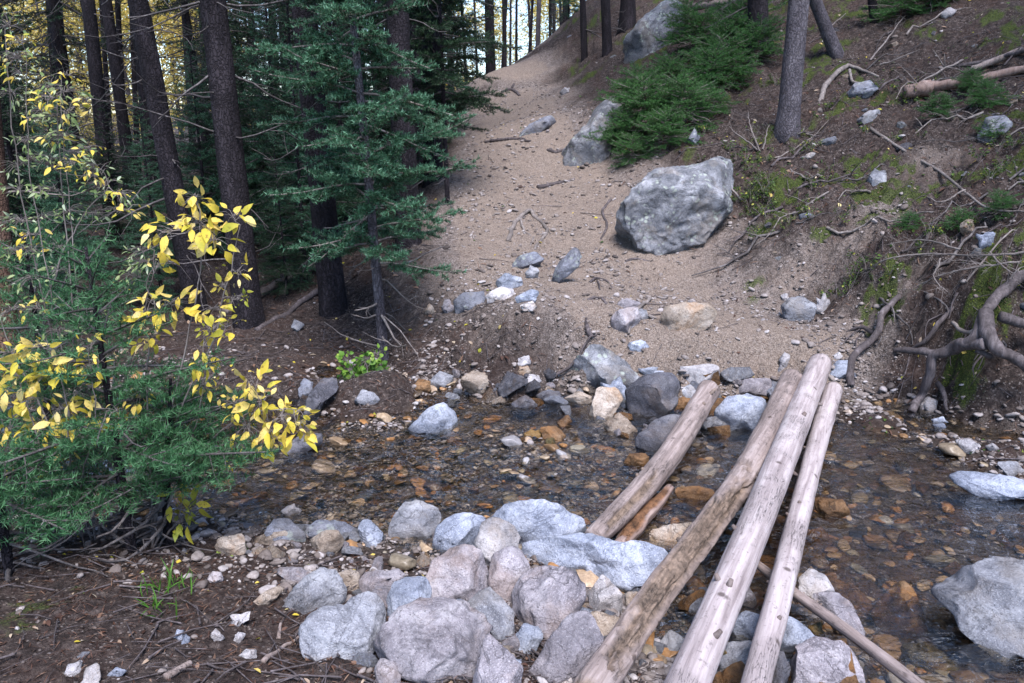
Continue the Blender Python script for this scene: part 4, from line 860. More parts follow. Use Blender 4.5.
big_trunk('dark slim trunk on the slope above the trail, by the narrow slab', 609, 38, 16., 606, 10, BARK, 10, 5., CG, 13)
big_trunk('thin trunk left of the dark slim trunk above the trail', 586, 36, 17., 583, 7, BARK, 12, 5., CG, 14, 8.)
big_trunk('dark trunk at the top of the slope above the upper boulder', 628, 16, 17., 628, 15, BARK, 8, 5., CG, 15)
big_trunk('dark trunk standing at the trail crest, left of the gap', 491, 66, 20., 489, 10, BARK, 6, 6., CG, 16, dl=.6, dh0=4)
big_trunk('thin trunk at the trail crest in the bright gap', 505, 66, 23., 504, 5, BARK, 8, 6., CG, 17, 8., dl=.5, dh0=3)
big_trunk('pale thin trunk at the right of the bright crest gap', 537, 64, 22., 539, 5, BARKG, 8, 6., CG, 18, 8., dl=.5, dh0=3)
# hero firs
x_, y_ = base_at(385, 346, 6.35)
o = conifer('fir_sapling', 'blue green young fir with bare lower stem beside the left of the trail', 5.4, .045, .82, .88, 96, np.random.RandomState(5), NEEDLE, BARKG, .085, 330, .032, .0065, (.15, 1.6, 22, .6), (-.28, .1), True, .42, .42, seed=4, tw_len=.4, r1=.012)
place(o, x_, y_)
x_, y_ = base_at(448, 208, 9.5)
o = conifer('fir_sapling', 'slim dark young fir with a thin stem at the left edge of the trail', 4.4, .032, .9, .85, 84, np.random.RandomState(6), NEEDLE2, BARK, .06, 260, .03, .006, (.2, 1., 8, .3), (-.1, .1), True, .3, .3, seed=5, tw_len=.42, r1=.008)
place(o, x_, y_)
# forest fill
P_fir = [conifer('young_fir', None, 4.2, .05, .25, 1.15, 62, np.random.RandomState(30+k), NEEDLE if k == 0 else NEEDLE2, BARK, .085, 120, .04, .0075, (0, 0, 0, 0), (rt.normal()*.1, 0), k < 2, .35, .75, seed=k, tw_len=.42) for k in range(3)]
P_spr = [conifer('spruce_tree', None, 12.5, .13, 2.2+.8*k, 1.7, 62, np.random.RandomState(40+k), NEEDLE2, BARK, .11, 75, .065, .013, (.6, 3.6+k, 55, 1.2), (rt.normal()*.3, 0), False, .4, .6, seed=k, r1=.03) for k in range(3)]
P_pole = [conifer('spruce_tree', None, 10., .07, 6.5, .9, 26, np.random.RandomState(50+k), NEEDLE2, BARK, .11, 70, .06, .013, (.5, 6.8, 70, .9), (rt.normal()*.5, rt.normal()*.3), False, .4, .6, seed=k, r1=.02) for k in range(2)]
used_p = set()
def inst(proto, x, y, s, label, group, name=None):
    o = proto if id(proto) not in used_p else copy_tree(proto)
    used_p.add(id(proto)); place(o, x, y, rt.uniform(0, 6.28), s)
    o['label'] = label; o['group'] = group
    return o
FL = 'dark young firs filling the forest at left'; FT = 'tall dark spruces deep in the forest at left'; FP = 'thin bare stemmed spruces deep in the forest'
spots = [(300,260,9.2,.8,1),(222,240,10.,.75,2),(268,230,12.,1.,1),(340,230,11.,.95,0),(420,230,13.,.9,1),(-10,230,11.,.9,1),(385,200,14.,1.,2),(60,235,8.6,.5,0),(20,260,9.5,.85,1),(280,240,9.8,.8,0),(235,240,12.,.9,1),(205,260,9.6,.6,0),(300,300,8.4,.55,0),(370,240,10.2,.8,1),(395,220,12.5,.9,2),
         (70,210,12.,.6,2),(-40,250,8.,1.,1),(320,210,13,1.,2),(-90,230,10,1.1,0),(250,190,15,1.1,2),(440,140,14.5,.8,0),(30,180,15,1.2,2),(150,330,7.9,.42,0),(60,320,7.4,.5,0),(280,330,8.0,.36,1),(230,200,10.5,.7,1),(150,250,11,.45,0),(115,255,10,.45,1),(345,150,9.4,.75,0)]
for i, (px, py, Y, s, k) in enumerate(spots):
    px_, _ = base_at(px, 200, Y); inst(P_fir[k], px_, Y, s, 'dark green young fir standing among the trunks of the left forest', FL)
for i in range(60):
    Y = rt.uniform(11, 34); px = rt.uniform(-60, 455); X = (px-512)/F*Y
    if 50 < px < 215 and rt.uniform() < .8: continue
    inst(P_spr[i % 3], X, Y, rt.uniform(.8, 1.25), 'tall dark spruce with dead lower branches deep in the left forest', FT)
for i in range(26):
    Y = rt.uniform(12, 32); px = rt.uniform(0, 470); X = (px-512)/F*Y
    inst(P_pole[i % 2], X, Y, rt.uniform(.8, 1.3), 'thin bare stemmed spruce with many dead twigs in the forest', FP)
RB = 'dark spruces above the right slope'
for i, (px, Y, s) in enumerate([(640,21,1.),(690,19,1.),(720,17,.9),(800,17,1.),(850,18,1.),(910,16,.9),(960,18,1.1),(590,24,.9),(560,29,.9),(660,25,1.2),(775,22,1.1),(830,24,1.1),(900,21,1.),(1000,17,1.),(1060,15,1.),(740,25,1.)]):
    inst(P_spr[i % 3], (px-512)/F*Y, Y, s, 'dark spruce standing at the top of the right slope', RB)
CB = 'slim trees beyond the trail crest'
for i, (px, Y, s) in enumerate([(470,27,.9),(500,34,1.),(516,30,.8),(527,27,.8),(548,26,.7),(560,33,.9),(480,38,1.),(532,40,1.),(550,38,1.),(510,45,1.2),(490,44,1.1),(545,46,1.2)]):
    inst(P_pole[i % 2], (px-512)/F*Y, Y, s, 'slim tree standing beyond the crest of the trail', CB)
for i, (px, Y, s) in enumerate([(455,23,.6),(552,23,.4),(565,21,.45),(475,25,.5),(700,15.5,.45),(735,14.5,.4),(790,14,.5),(870,13.5,.5),(905,12.5,.45),(670,18,.5),(820,15,.5),(860,17,.7)]):
    inst(P_fir[(i+1) % 3], (px-512)/F*Y, Y, s, 'small dark fir near the top of the trail or slope', 'small firs at the top of the slope')
# ground hugging firs over the hill boulders
HF = 'low green firs on the hillside between the boulders'
P_low = [conifer('low_fir', None, .95, .02, .03, 1.0, 34, np.random.RandomState(60+k), JUNIP, BARKR, .095, 230, .03, .0065, (.02, .6, 26, .75), (.25, .15), True, .5, .55, seed=k, tw_len=.5, upang=.3, cat='shrub') for k in range(2)]
for i, (px, py, s, lab) in enumerate([(618,150,.55,'lowest bright green fir branches overhanging the tall mid trail boulder'),(650,130,.7,'bright green low fir right of the tall mid trail boulder'),(690,128,.65,'bright green low fir above the huge boulder'),(640,108,.6,'low fir above the tall mid trail boulder'),(700,55,.8,'low fir right of the upper boulder'),(725,85,.7,'low fir halfway between upper boulder and grey trunk'),(735,40,.75,'low fir beside the dark trunk at the top of the slope'),(712,118,.45,'small low fir between the low firs and the grey trunk'),(632,165,.4,'lowest small fir tips touching the right side of the tall mid trail boulder'),(662,150,.5,'bright low fir just above the small slate stone'),(700,98,.7,'low fir in the middle of the fir patch on the slope'),(660,95,.6,'low fir at the left middle of the fir patch'),(755,62,.6,'low fir in front of the dark slope top trunk'),(720,60,.7,'low fir in the upper right of the fir patch'),(610,128,.35,'fir tip just above the tall mid trail boulder'),(975,90,.25,'small fir between the two pale fallen logs'),
    (940,118,.26,'small fir with spreading twigs by the fallen split log'),(990,108,.3,'small fir under the fallen split log at the right edge'),(985,140,.22,'small fir in front of the bluish lichen rock'),(900,22,.6,'low fir at the top right of the slope'),(930,10,.6,'low fir at the top right corner of the slope'),(955,232,.2,'small fir twigs overhanging the root bank'),(1005,215,.2,'small fir twigs at the right edge above the roots'),(912,228,.15,'left small fir twigs above the root bank')]):
    p, t = hit(px, py); o = P_low[i % 2] if i < 2 else copy_tree(P_low[i % 2]); place(o, p[0], p[1], rt.uniform(0, 6.28), s); o['label'] = lab; o['group'] = HF
# golden aspens beyond the forest
def aspen(seed, n=5200):
    r = np.random.RandomState(seed); e = bpy.data.objects.new('aspen_tree', None); COL.objects.link(e); Hh = 9.
    P = np.array([[0, 0, -.2], [.1, 0, 3], [.0, .1, 6], [.2, 0, Hh]]); link('trunk', trunk_mesh('trunk', P, .1, .02, BARKG, 10, .2, seed), e)
    cc = np.array([[r.normal()*1.1, r.normal()*1.1, r.uniform(1.2, Hh)] for _ in range(34)]); k = r.randint(0, 34, n); pos = cc[k]+r.normal(size=(n, 3))*.38
    V, Q_, m = leaves_np(pos, r.normal(size=(n, 3)), unit(r.normal(size=(n, 3))), r.uniform(.09, .15, n), r.uniform(.08, .13, n), .4, r, 3)
    link('crown', mesh_np('crown', V, Q_, ASPEN, np.repeat(r.uniform(0, 1, n), m)), e)
    link('branches', thin_tubes([np.array([[0, 0, c[2]*.75], (c*.5+[0, 0, c[2]*.42]), c]) for c in cc], [.015]*34).mesh('branches', BARKG), e)
    e['category'] = 'tree'; return e
asp = [aspen(1), aspen(2)]
for i, (px, Y, s) in enumerate([(130,24,.7),(60,26,.7),(95,30,1.),(140,34,1.2),(60,36,1.2),(185,38,1.1),(115,42,1.4),(30,40,1.3),(210,45,1.2),(490,52,1.),(530,55,1.),(560,50,1.),(460,50,1.1),(160,27,.8)]):
    o = inst(asp[i % 2], (px-512)/F*Y*.98, Y, s, 'golden leaved aspen glowing far behind the dark trunks', 'golden aspens beyond the forest')

# unseen spruces added beside and behind the view to block side light
shade_ring = [(-4.6,.6,.9),(-5.2,3.2,1.),(-6.6,5.2,1.05),(-5.4,-1.8,1.),(-7.5,2.,1.1),(-8.2,6.5,1.),(5.9,4.6,.9),(6.9,6.6,1.),(8.6,8.6,1.),(7.6,3.2,1.05),(6.6,.4,.95),(8.8,5.4,1.1),(10.5,10.5,1.),(7.2,-2.4,1.),(4.4,-5.2,1.),(-3.2,-5.5,1.),(-.2,-8.,1.1),(9.5,1.2,1.1)]
for i, (x, y, s_) in enumerate(shade_ring):
    o = inst(P_spr[i % 3], x, y, s_, 'unseen spruce added beside the clearing to block side light', 'added shade spruces around the clearing')
# ------------------------------------------------------------------ foreground shrubs
rb = np.random.RandomState(91)
def shrub(name, label, material, base, Y, clusters, stems, stem_r, seed, group=None, lw=.42, hue=(.35, .95), cat='shrub', stemmat=None, jy=.18):
    """clusters: px,py,rx,ry,n,len_px ; placed in a volume round depth Y"""
    r = np.random.RandomState(seed); bx, by = base; g, t0 = hit(bx, by); o = np.array([g[0], g[1], H(g[0], g[1])[0]])
    e = bpy.data.objects.new(name, None); COL.objects.link(e); e.location = o; e['label'] = label; e['category'] = cat
    if group: e['group'] = group
    polys, rads, nodes = [], [], []
    for st in stems:
        P = [o-[0, 0, .05]] if st[0] == 'b' else []
        for s in st:
            if s == 'b': continue
            P.append(at_y(s[0], s[1], s[2] if len(s) > 2 else Y))
        Q_ = smooth_path(np.array(P), 26); Q_[1:] += np.cumsum(r.normal(size=(25, 3))*.004, 0); polys.append(Q_); rads.append(stem_r); nodes.append(Q_)
    nodes = np.vstack(nodes); pos, dirs, nr, L, W, C = [], [], [], [], [], []
    for (px, py, rx, ry, n, lp, *cc) in clusters:
        c = at_y(px, py, Y); t = Y/ray(px, py)[1]; S = t/F
        k = np.argmin(((nodes-c)**2).sum(1)); a = nodes[k]; mid = (a+c)/2+r.normal(size=3)*.01
        polys.append(smooth_path(np.array([a, mid, c]), 8)); rads.append(stem_r*.4)
        for i in range(int(n*3.2)):
            d = r.normal(size=3); d /= np.linalg.norm(d); p = c+np.array([d[0]*rx*S, d[1]*jy*.7, d[2]*ry*S])*r.uniform(.25, 1)**.6
            q = a+(c-a)*r.uniform(.5, 1); polys.append(np.array([q, (p+q)/2+[0, 0, .01], p])); rads.append(.0014)
            dd = unit(unit(p-q)+r.normal(size=3)*.5+np.array([0, -.1, -.25])); pos.append(p); dirs.append(dd); nr.append(unit(np.array([0, -.75, .8])+r.normal(size=3)*.55))
            l = lp*S*r.uniform(.42, 1.); L.append(l); W.append(l*lw*r.uniform(.75, 1.2)); lo, hi = cc if cc else hue; C.append(r.uniform(lo, hi))
    V, Q_, m = leaves_np(np.array(pos), np.array(dirs), np.array(nr), np.array(L), np.array(W), r.uniform(.2, 1.3, len(L)), r)
    link('foliage', mesh_np('foliage', V-o, Q_, material, np.repeat(np.clip(C, 0, 1), m)), e)
    mb = thin_tubes([p-o for p in polys], rads, 5); link('stems', mb.mesh('stems', stemmat or TWIGM), e); return e
shrub('autumn_shrub', 'leafy shrub with large bright yellow leaves rising beside the near young fir', YLEAF, (150, 548), 3.25,
  [(195,198,10,14,5,20),(200,224,18,14,9,22),(216,240,18,14,7,21),(232,216,14,9,4,19),(162,232,16,16,5,20),(160,262,14,8,4,18),(143,312,12,12,4,23),(172,305,18,12,6,22),(150,302,14,8,3,16),(240,272,9,7,3,15),(224,285,8,10,3,14),(212,308,12,10,6,15),(232,326,9,9,3,15),(203,345,7,12,3,18),(205,362,8,12,3,17),(204,385,9,10,4,14),
   (150,338,14,9,5,15),(235,402,14,14,6,15),(253,380,12,12,4,19),(262,400,12,14,6,21),(282,420,18,14,9,21),(302,432,14,10,6,18),(250,432,18,10,6,14),(272,440,16,10,6,16),(300,412,10,8,3,16),(176,498,8,10,3,22,.25,.6),(192,512,7,12,3,27,.15,.5),(182,520,8,10,3,18,.1,.4),(235,458,10,8,3,12),(140,392,18,12,5,14),(212,330,16,10,8,8,.1,.5),(238,300,14,8,6,8,.1,.5)],
  [['b', (160,440), (188,330), (203,250), (196,196)], ['b', (175,430), (212,340), (228,270), (236,225)], ['b', (185,470), (235,420), (290,415)], ['b', (150,400), (160,320), (150,290)], ['b', (178,520), (186,495)], ['b', (190,440), (205,370)]], .0055, 1)
shrub('autumn_shrub', 'low shrub with broad yellow leaves at the left edge below the willow', YLEAF, (60, 545), 3.1,
  [(12,352,18,12,6,22),(40,345,18,12,5,22),(22,378,18,12,6,22),(50,372,16,12,5,22),(8,405,12,12,5,22),(38,398,16,10,4,18),(66,368,14,12,5,22),(80,392,14,12,4,18),(58,408,18,12,6,20),(10,430,14,12,5,16),(40,430,18,10,6,20),(85,425,14,12,5,18),(75,445,14,10,4,14),(12,462,14,8,3,12),(100,362,14,12,4,14),(118,412,12,10,4,12),(45,470,16,8,4,12),(88,342,14,9,4,14)],
  [['b', (50,470), (30,400), (12,350)], ['b', (70,450), (62,380), (45,340)], ['b', (90,450), (95,380)], ['b', (20,470), (5,410)]], .005, 2)
shrub('willow_shrub', 'tall thin willow with small yellow green leaves at the upper left', GLEAF, (95, 540), 3.5,
  [(10,25,14,18,6,11,.3,.7),(22,60,16,12,8,10,.3,.8),(50,86,16,12,9,9,.3,.9),(66,92,14,10,7,12,.4,.9),(12,95,12,12,8,9),(40,112,18,10,10,9),(62,118,14,12,9,12,.4,.9),(30,140,18,10,10,9),(66,136,14,12,8,11),(18,165,16,10,8,9),(48,158,18,10,10,10),(76,155,14,10,8,11),(96,165,14,8,7,9),(20,190,18,9,10,9),(52,188,18,9,9,10),(104,185,16,9,9,10),(125,195,14,8,6,9),(18,222,18,9,10,9),(46,218,16,9,8,9),(22,250,18,9,9,9),(56,246,14,9,6,9),(30,280,18,9,8,9),(12,310,14,10,8,9),(42,305,16,9,6,9),(70,210,18,10,8,9),(96,215,14,8,6,9),(140,250,14,8,8,9),(146,262,14,10,8,10),(130,275,12,10,6,9),(60,270,14,8,6,9),(100,310,20,8,6,8),(60,330,20,8,8,8)],
  [['b', (70,420), (45,300), (22,150), (8,30)], ['b', (75,420), (70,300), (62,180), (60,95)], [ (45,300,3.5), (80,230), (110,190)], ['b', (110,420), (130,320), (142,255)], ['b', (55,430), (20,360), (0,310)]], .0055, 3, lw=.3, hue=(.25, .95))
# yellow tinted sprays inside the willow (same kind of leaf, turned yellow)
shrub('willow_shrub', 'thin stem with small clear yellow leaves amid the green willow', YLEAF, (80, 538), 3.4,
  [(20,40,12,12,3,11),(68,75,14,10,4,11),(45,100,14,10,6,11),(70,112,12,12,5,11),(52,135,14,10,5,13),(75,165,14,8,5,11),(98,176,14,8,5,11),(52,168,6,7,2,15),(118,196,12,8,4,11),(130,210,12,8,4,11),(36,120,12,8,4,10),(28,235,12,8,4,10),(32,308,6,8,3,14),(30,250,10,8,3,12),(12,60,12,10,4,10),(16,72,8,10,3,10),(90,150,12,8,3,10)],
  [['b', (70,420), (50,300), (30,180), (18,50)], ['b', (78,420), (80,300), (70,180), (68,80)]], .004, 4, lw=.36, hue=(.3, .9))
# foreground young fir
def near_fir(label, bx, by, Y, hgt, n, seed, lean, blen, extra=(), dens=260, ln=.03, wd=.0036, name='young_fir', mt=NEEDLE3, prof=.55, crown0=.17):
    g, t = hit(bx, by); o = conifer(name, label, hgt, .026, crown0, blen, n, np.random.RandomState(seed), mt, BARK, .075, dens, ln, wd, (.08, hgt*.6, 16, .4), lean, True, .12, prof, seed=seed, tw_len=.46, upang=.18, extra=extra, r1=.006); o.location = (g[0], g[1], H(g[0], g[1])[0]); return o
near_fir('bushy blue green young fir in the left foreground growing with yellow shrubs', 132, 552, 3.1, 1.35, 34, 3, (-.06, .1), .62, extra=[(.2, 0.15, .62, .25), (.3, -.2, .75, .3), (.25, 3.3, .6, .1), (.15, 3.0, .7, .05), (.2, 2.8, .55, .2), (.35, .1, .6, .45), (.18, 3.7, .7, 0)])
near_fir('second young fir behind the bushy one at the left', 60, 500, 3.9, 1.55, 30, 4, (.05, 0), .6, dens=240)
near_fir('small young fir beside the bushy one on its right', 165, 545, 3.1, .8, 22, 5, (.12, 0), .42, extra=[(.2, .0, .5, .3), (.3, .2, .4, .5)], dens=300)
near_fir('soft fir sprig at the left edge over the near bank', 8, 575, 2.9, .5, 24, 6, (.05, 0), .5, dens=300)
# leafy green plant on the far bank
shrub('leafy_plant', 'bright green leafy plant on the far bank below the fir sapling', GREEN, (362, 385), 5.95,
  [(350,372,10,9,18,9),(365,362,10,8,14,9),(380,372,10,10,18,9),(392,384,8,6,10,8),(340,384,10,8,14,8),(356,388,12,7,16,8),(374,386,10,7,14,8),(378,354,8,6,7,7,.6,1.),(345,358,7,6,5,8,.5,.9),(332,392,8,6,8,7),(305,384,8,6,8,6),(298,378,6,6,6,6),(385,380,9,8,8,8,.6,1.)],
  [['b', (350,370)], ['b', (375,355)], ['b', (392,380)], ['b', (330,390)], ['b', (302,380)]], .003, 5, lw=.7, hue=(.2, .75), cat='plant')
shrub('leafy_plant', 'small green plant among pebbles left of the shore rocks', GREEN, (272, 560), 3.4,
  [(262,552,8,5,12,6),(274,556,8,5,12,6),(284,560,7,5,9,6),(268,564,9,4,9,6),(272,548,8,5,8,7,.7,1.)], [['b', (272,550)], ['b', (282,556)]], .002, 6, lw=.5, hue=(.2, .8), cat='plant')
shrub('leafy_plant', 'small round leaved plant right of the near young fir foot', GREEN, (245, 562), 3.2,
  [(238,556,7,4,8,6),(250,560,7,4,8,6),(232,566,7,4,6,6),(222,556,8,4,6,6,.7,1.)], [['b', (240,556)], ['b', (226,558)]], .002, 7, lw=.7, hue=(.3, .9), cat='plant')
shrub('leafy_plant', 'tiny green sprig between the two biggest near boulders', GREEN, (372, 643), 2.55,
  [(374,632,3,5,6,5),(370,640,4,3,5,6)], [['b', (374,632)]], .0015, 8, lw=.6, hue=(.4, .9), cat='plant')
# grass tufts
def grass(label, px, py, n, h, seed):
    r = np.random.RandomState(seed); g, t = hit(px, py); o = np.array([g[0], g[1], H(g[0], g[1])[0]]); pos = r.normal(size=(n, 3))*[.05, .04, 0]; d = r.normal(size=(n, 3))*.4+[0, 0, 1]
    V, Q_, m = leaves_np(pos, d, unit(r.normal(size=(n, 3))), h*r.uniform(.5, 1.2, n), np.full(n, .006), r.uniform(.4, 1.6, n), r)
    link('grass_tuft', mesh_np('grass_tuft', V, Q_, GREEN, np.repeat(r.uniform(.2, .6, n), m)), None, label, 'grass', 'grass tufts under the near young fir', loc=o)
grass('upper green grass tuft under the near young fir', 172, 592, 26, .12, 1)
grass('lower green grass tuft under the near young fir', 162, 612, 22, .1, 2)
# ------------------------------------------------------------------ roots, fallen wood
def gpath(pts, lift_def=.0):
    out = []
    for p in pts:
        px, py = p[:2]; l = p[2] if len(p) > 2 else lift_def; g, t = hit(px, py, True); d = unit(ray(px, py)); out.append(g-d*l+np.array([0, 0, .0]))
    return np.array(out)
def root(name, label, branches, material=ROOTM, cat='root', group=None, rough=.12, seed=0, sides=10):
    """branches: list of (pts, w0px, w1px)"""
    mb = MB(); first = None
    for bi, (pts, w0, w1) in enumerate(branches):
        P = gpath(pts); t = (P[0][1]*CP-(P[0][2]-2)*SP); n = max(14, 8*len(pts)); Q_ = smooth_path(P, n); Q_ = Q_+np.stack([fbm(Q_*6+k*9+bi, 2) for k in range(3)], 1)*.02
        if first is None: first = Q_[0].copy()
        R = np.linspace(w0, w1, n)*t/F/2; v, f = tube(Q_-first, R, sides, rough, seed+bi, 12.); mb.add(v, f, .2)
    return link(name, mb.mesh(name, material), None, label, cat, group, loc=first)
BR = 'exposed roots on the right stream bank'; TRR = 'roots crossing the trail'
root('root', 'long thin hanging root left of the thick roots on the right bank', [([(900,297,.02),(884,312,.08),(876,335,.1),(858,352,.1),(850,368,.1),(851,385,.03)], 6, 8), ([(873,333,.09),(860,327,.05),(846,332,.0)], 5, 2), ([(858,352,.1),(868,345,.05),(880,338,0)], 4, 2)], seed=1, group=BR)
root('root', 'thick mossy forked root system jutting from the right bank', [([(1040,268,.05),(1010,285,.12),(985,315,.25),(975,338,.3),(950,350,.3),(934,357,.3),(930,375,.22),(920,395,.12),(912,412,.03)], 12, 8),
  ([(984,312,.25),(990,335,.3),(1000,350,.28),(1015,358,.25),(1040,375,.2)], 14, 11), ([(985,345,.3),(960,344,.32),(938,352,.3),(915,350,.3),(895,350,.28)], 13, 6), ([(1000,318,.22),(1020,322,.2),(1050,325,.1)], 11, 9), ([(975,350,.28),(990,356,.2),(1005,352,.1)], 6, 4)], seed=2, group=BR, rough=.22, sides=14)
root('root', 'short dangling root below the thick roots', [([(938,383,.1),(944,397,.1),(947,410,.04)], 6, 3)], seed=3, group=BR)
root('root', 'thin root slanting behind the thick mossy roots', [([(950,308,.02),(938,325,.08),(922,342,.08),(912,350,.03)], 5, 4)], seed=4, group=BR)
root('root', 'small curved pale root above the thick mossy roots', [([(952,322,.05),(960,330,.1),(972,331,.1),(980,326,.06)], 4, 5)], material=TWIGM, seed=5, group=BR)
root('root', 'arching forked root in the middle of the trail', [([(509,241,.0),(513,226,.04),(522,215,.06),(531,211,.06),(534,216,.03),(545,226,.03),(547,233,.02),(538,243,.02),(534,250,.0)], 5, 3), ([(520,217,.05),(524,230,.03),(530,235,.0)], 3, 2), ([(533,237,.01),(531,246,0)], 2, 2)], material=TWIGM, seed=6, group=TRR)
root('root', 'thin root looping over the round lavender stone', [([(651,299,.02),(646,303,.06),(638,309,.10),(633,318,.09),(629,333,.02)], 3.5, 2.5)], material=TWIGM, seed=7, group=TRR)
root('root', 'dark root climbing the bank left of the triangular boulder', [([(555,375,.0),(575,362,.02),(583,348,.04),(590,338,.05),(598,334,0)], 3, 2), ([(592,337,.02),(588,328,.03),(586,318,0)], 6, 3)], seed=8, group=TRR)
root('root', 'low root across the upper trail', [([(538,188,.01),(555,184,.02),(575,179,.01)], 5, 3)], seed=9, group=TRR)
root('root', 'short root in the trail below the huge boulder', [([(626,262,.0),(636,259,.02),(650,261,.0)], 3.5, 2)], seed=10, group=TRR)
root('root', 'small root on the trail below the slab stones', [([(588,300,.0),(598,298,.02),(606,297,.0)], 3, 2), ([(602,298,.01),(606,304,.0)], 3, 2)], seed=12, group=TRR)
root('root', 'dark root step crossing the high trail', [([(486,142,.01),(500,140,.03),(520,139,.03),(530,142,.0)], 4, 3)], seed=13, group=TRR)
root('root', 'dark root step just below the trail crest', [([(502,92,.02),(512,90,.03),(520,96,.0)], 4, 3), ([(512,88,.02),(514,84,0)], 3, 2)], seed=14, group=TRR)
root('root', 'long curved root looping from the leaning tree on the right slope', [([(848,66,.05),(838,72,.06),(826,85,.06),(821,100,.05),(820,112,.02)], 5, 5), ([(848,66,.05),(862,70,.05),(878,76,.03)], 4, 2), ([(850,70,.04),(852,80,.04),(862,84,.0)], 3, 2)], material=TWIGM, seed=15, group='roots on the right slope')
root('root', 'small pale root at the foot of the grey trunk', [([(793,123,.02),(798,130,.04),(808,134,.03),(816,137,.0)], 2.5, 1.5)], material=TWIGM, seed=16, group='roots on the right slope')
FW = 'fallen wood on the right slope'
root('fallen_log', 'pale split fallen log at the right edge of the slope', [([(1045,66,.1),(1010,72,.12),(965,82,.12),(925,88,.1),(905,92,.04)], 7, 13), ([(930,88,.12),(905,92,.12)], 16, 12)], material=WOOD3, cat='log', seed=17, group=FW, rough=.15, sides=14)
root('fallen_log', 'pale broken log lying above the split log', [([(1045,44,.12),(1010,55,.12),(972,70,.08)], 7, 7)], material=WOOD, cat='log', seed=18, group=FW)
root('fallen_log', 'dark fallen log behind the pale broken one', [([(1030,50,.1),(990,60,.05),(958,66,.02)], 5, 4)], cat='log', seed=19, group=FW)
root('fallen_log', 'pale fallen log lying across the top of the slope above the low firs', [([(688,8,.12),(720,4,.15),(756,-1,.12)], 7, 8)], material=WOOD, cat='log', seed=20, group=FW)
FWL = 'fallen wood among the left trunks'
root('fallen_log', 'pale fallen log behind the thickest left trunk', [([(225,312,.1),(262,292,.25),(290,278,.3),(320,264,.3)], 8, 7)], material=WOOD, cat='log', seed=21, group=FWL)
root('fallen_log', 'brown fallen branch below the pale fallen log at left', [([(255,330,.02),(285,314,.08),(305,300,.1),(322,288,.1)], 5, 7)], cat='log', seed=22, group=FWL)
root('stick', 'pale short stick on the dirt beside the wide dark boulder', [([(265,663,.01),(280,650,.015),(299,636,.01)], 6, 3)], material=WOOD, cat='stick', seed=23)
root('stick', 'flat greenish piece of wood at the bottom left on the dirt', [([(166,678,.01),(178,670,.01),(190,664,.01)], 8, 6)], material=WOOD, cat='stick', seed=24, group='sticks on the near bank')
root('stick', 'thin pale stick standing on the dirt above the short pale stick', [([(279,639,.01),(283,622,.03)], 5, 3)], material=WOOD, cat='stick', seed=25, group='sticks on the near bank')
rr_ = np.random.RandomState(9)
for k in range(16):
    px, py = rr_.uniform(858, 1015), rr_.uniform(290, 352); n_ = rr_.randint(2, 4); pts = [(px, py, .01)]
    for j in range(n_): px += rr_.normal()*7; py += rr_.uniform(6, 15); pts.append((px, py, rr_.uniform(.02, .09)))
    root('rootlet', 'fine rootlet dangling from the eroded right bank', [(pts, rr_.uniform(1.5, 3.2), .8)], material=(ROOTM, DEADW)[k % 2], seed=40+k, group='fine rootlets on the right bank', rough=.2, sides=6)
root('root', 'knobbly root step across the trail above the boulder', [([(548,150,.0),(556,152,.03),(566,150,.02),(575,154,0)], 4, 3)], seed=70, group=TRR)
root('root', 'root running down the trail edge by the huge boulder', [([(610,200,.0),(603,212,.02),(607,226,.02),(600,240,0)], 3, 2)], seed=71, group=TRR)
root('root', 'short root stub on the trail left of the lavender stone', [([(590,283,.0),(596,279,.03),(606,281,.02),(612,288,0)], 3, 2), ([(598,280,.03),(600,290,0)], 2, 1.5)], seed=72, group=TRR)
# dry brush hanging over the right bank
def brush(label, specs, seed, material=TWIGM, name='dry_branch', cat='branch', r0=.005):
    r = np.random.RandomState(seed); polys, rads = [], []
    for pts, w, nsub in specs:
        P = smooth_path(gpath(pts), 24)+0; P[:, :] += np.cumsum(r.normal(size=P.shape)*.003, 0); t = P[0][1]; polys.append(P); rads.append(w*t/F/2)
        for k in range(nsub):
            j = r.randint(3, 22); d = unit(P[min(j+1, 23)]-P[j]+r.normal(size=3)*.025); l = r.uniform(.06, .25); q = P[j]; a = q+d*l*.5; b = a+unit(d+r.normal(size=3)*.4)*l*.5; polys.append(np.array([q, a, b])); rads.append(.0018)
            for m_ in range(3): c_ = q+(b-q)*r.uniform(.3, .9); polys.append(np.array([c_, c_+unit(d+r.normal(size=3)*.6)*l*.3])); rads.append(.0012)
    o = polys[0][0].copy(); link(name, thin_tubes([p-o for p in polys], rads, 5).mesh(name, material), None, label, cat, 'dry branches over the right bank', loc=o)
brush('pale curved dry branch lying across the middle right slope', [([(870,128,.05),(905,150,.1),(940,170,.1),(965,190,.1),(990,208,.1),(1030,213,.08)], 3.5, 14), ([(965,190,.1),(940,205,.1),(920,195,.1)], 2, 4)], 1)
brush('tangle of dry tan fir twigs hanging above the thick roots', [([(1030,250,.15),(980,255,.2),(930,252,.2),(885,260,.15),(860,275,.05)], 3, 30), ([(1020,262,.15),(960,268,.2),(920,282,.12)], 2.5, 20), ([(960,250,.2),(925,240,.2),(890,245,.1)], 2.5, 18), ([(990,252,.2),(1010,270,.2),(1028,262,.2)], 2, 12), ([(940,258,.2),(935,275,.2),(948,290,.15)], 2, 8)], 2)
brush('bare grey twigs sprouting above the huge boulder', [([(760,152,.02),(752,130,.2),(748,112,.3)], 2, 10), ([(762,150,.02),(768,125,.25)], 2, 8), ([(758,150,.02),(740,138,.2),(728,128,.25)], 2, 8)], 3)
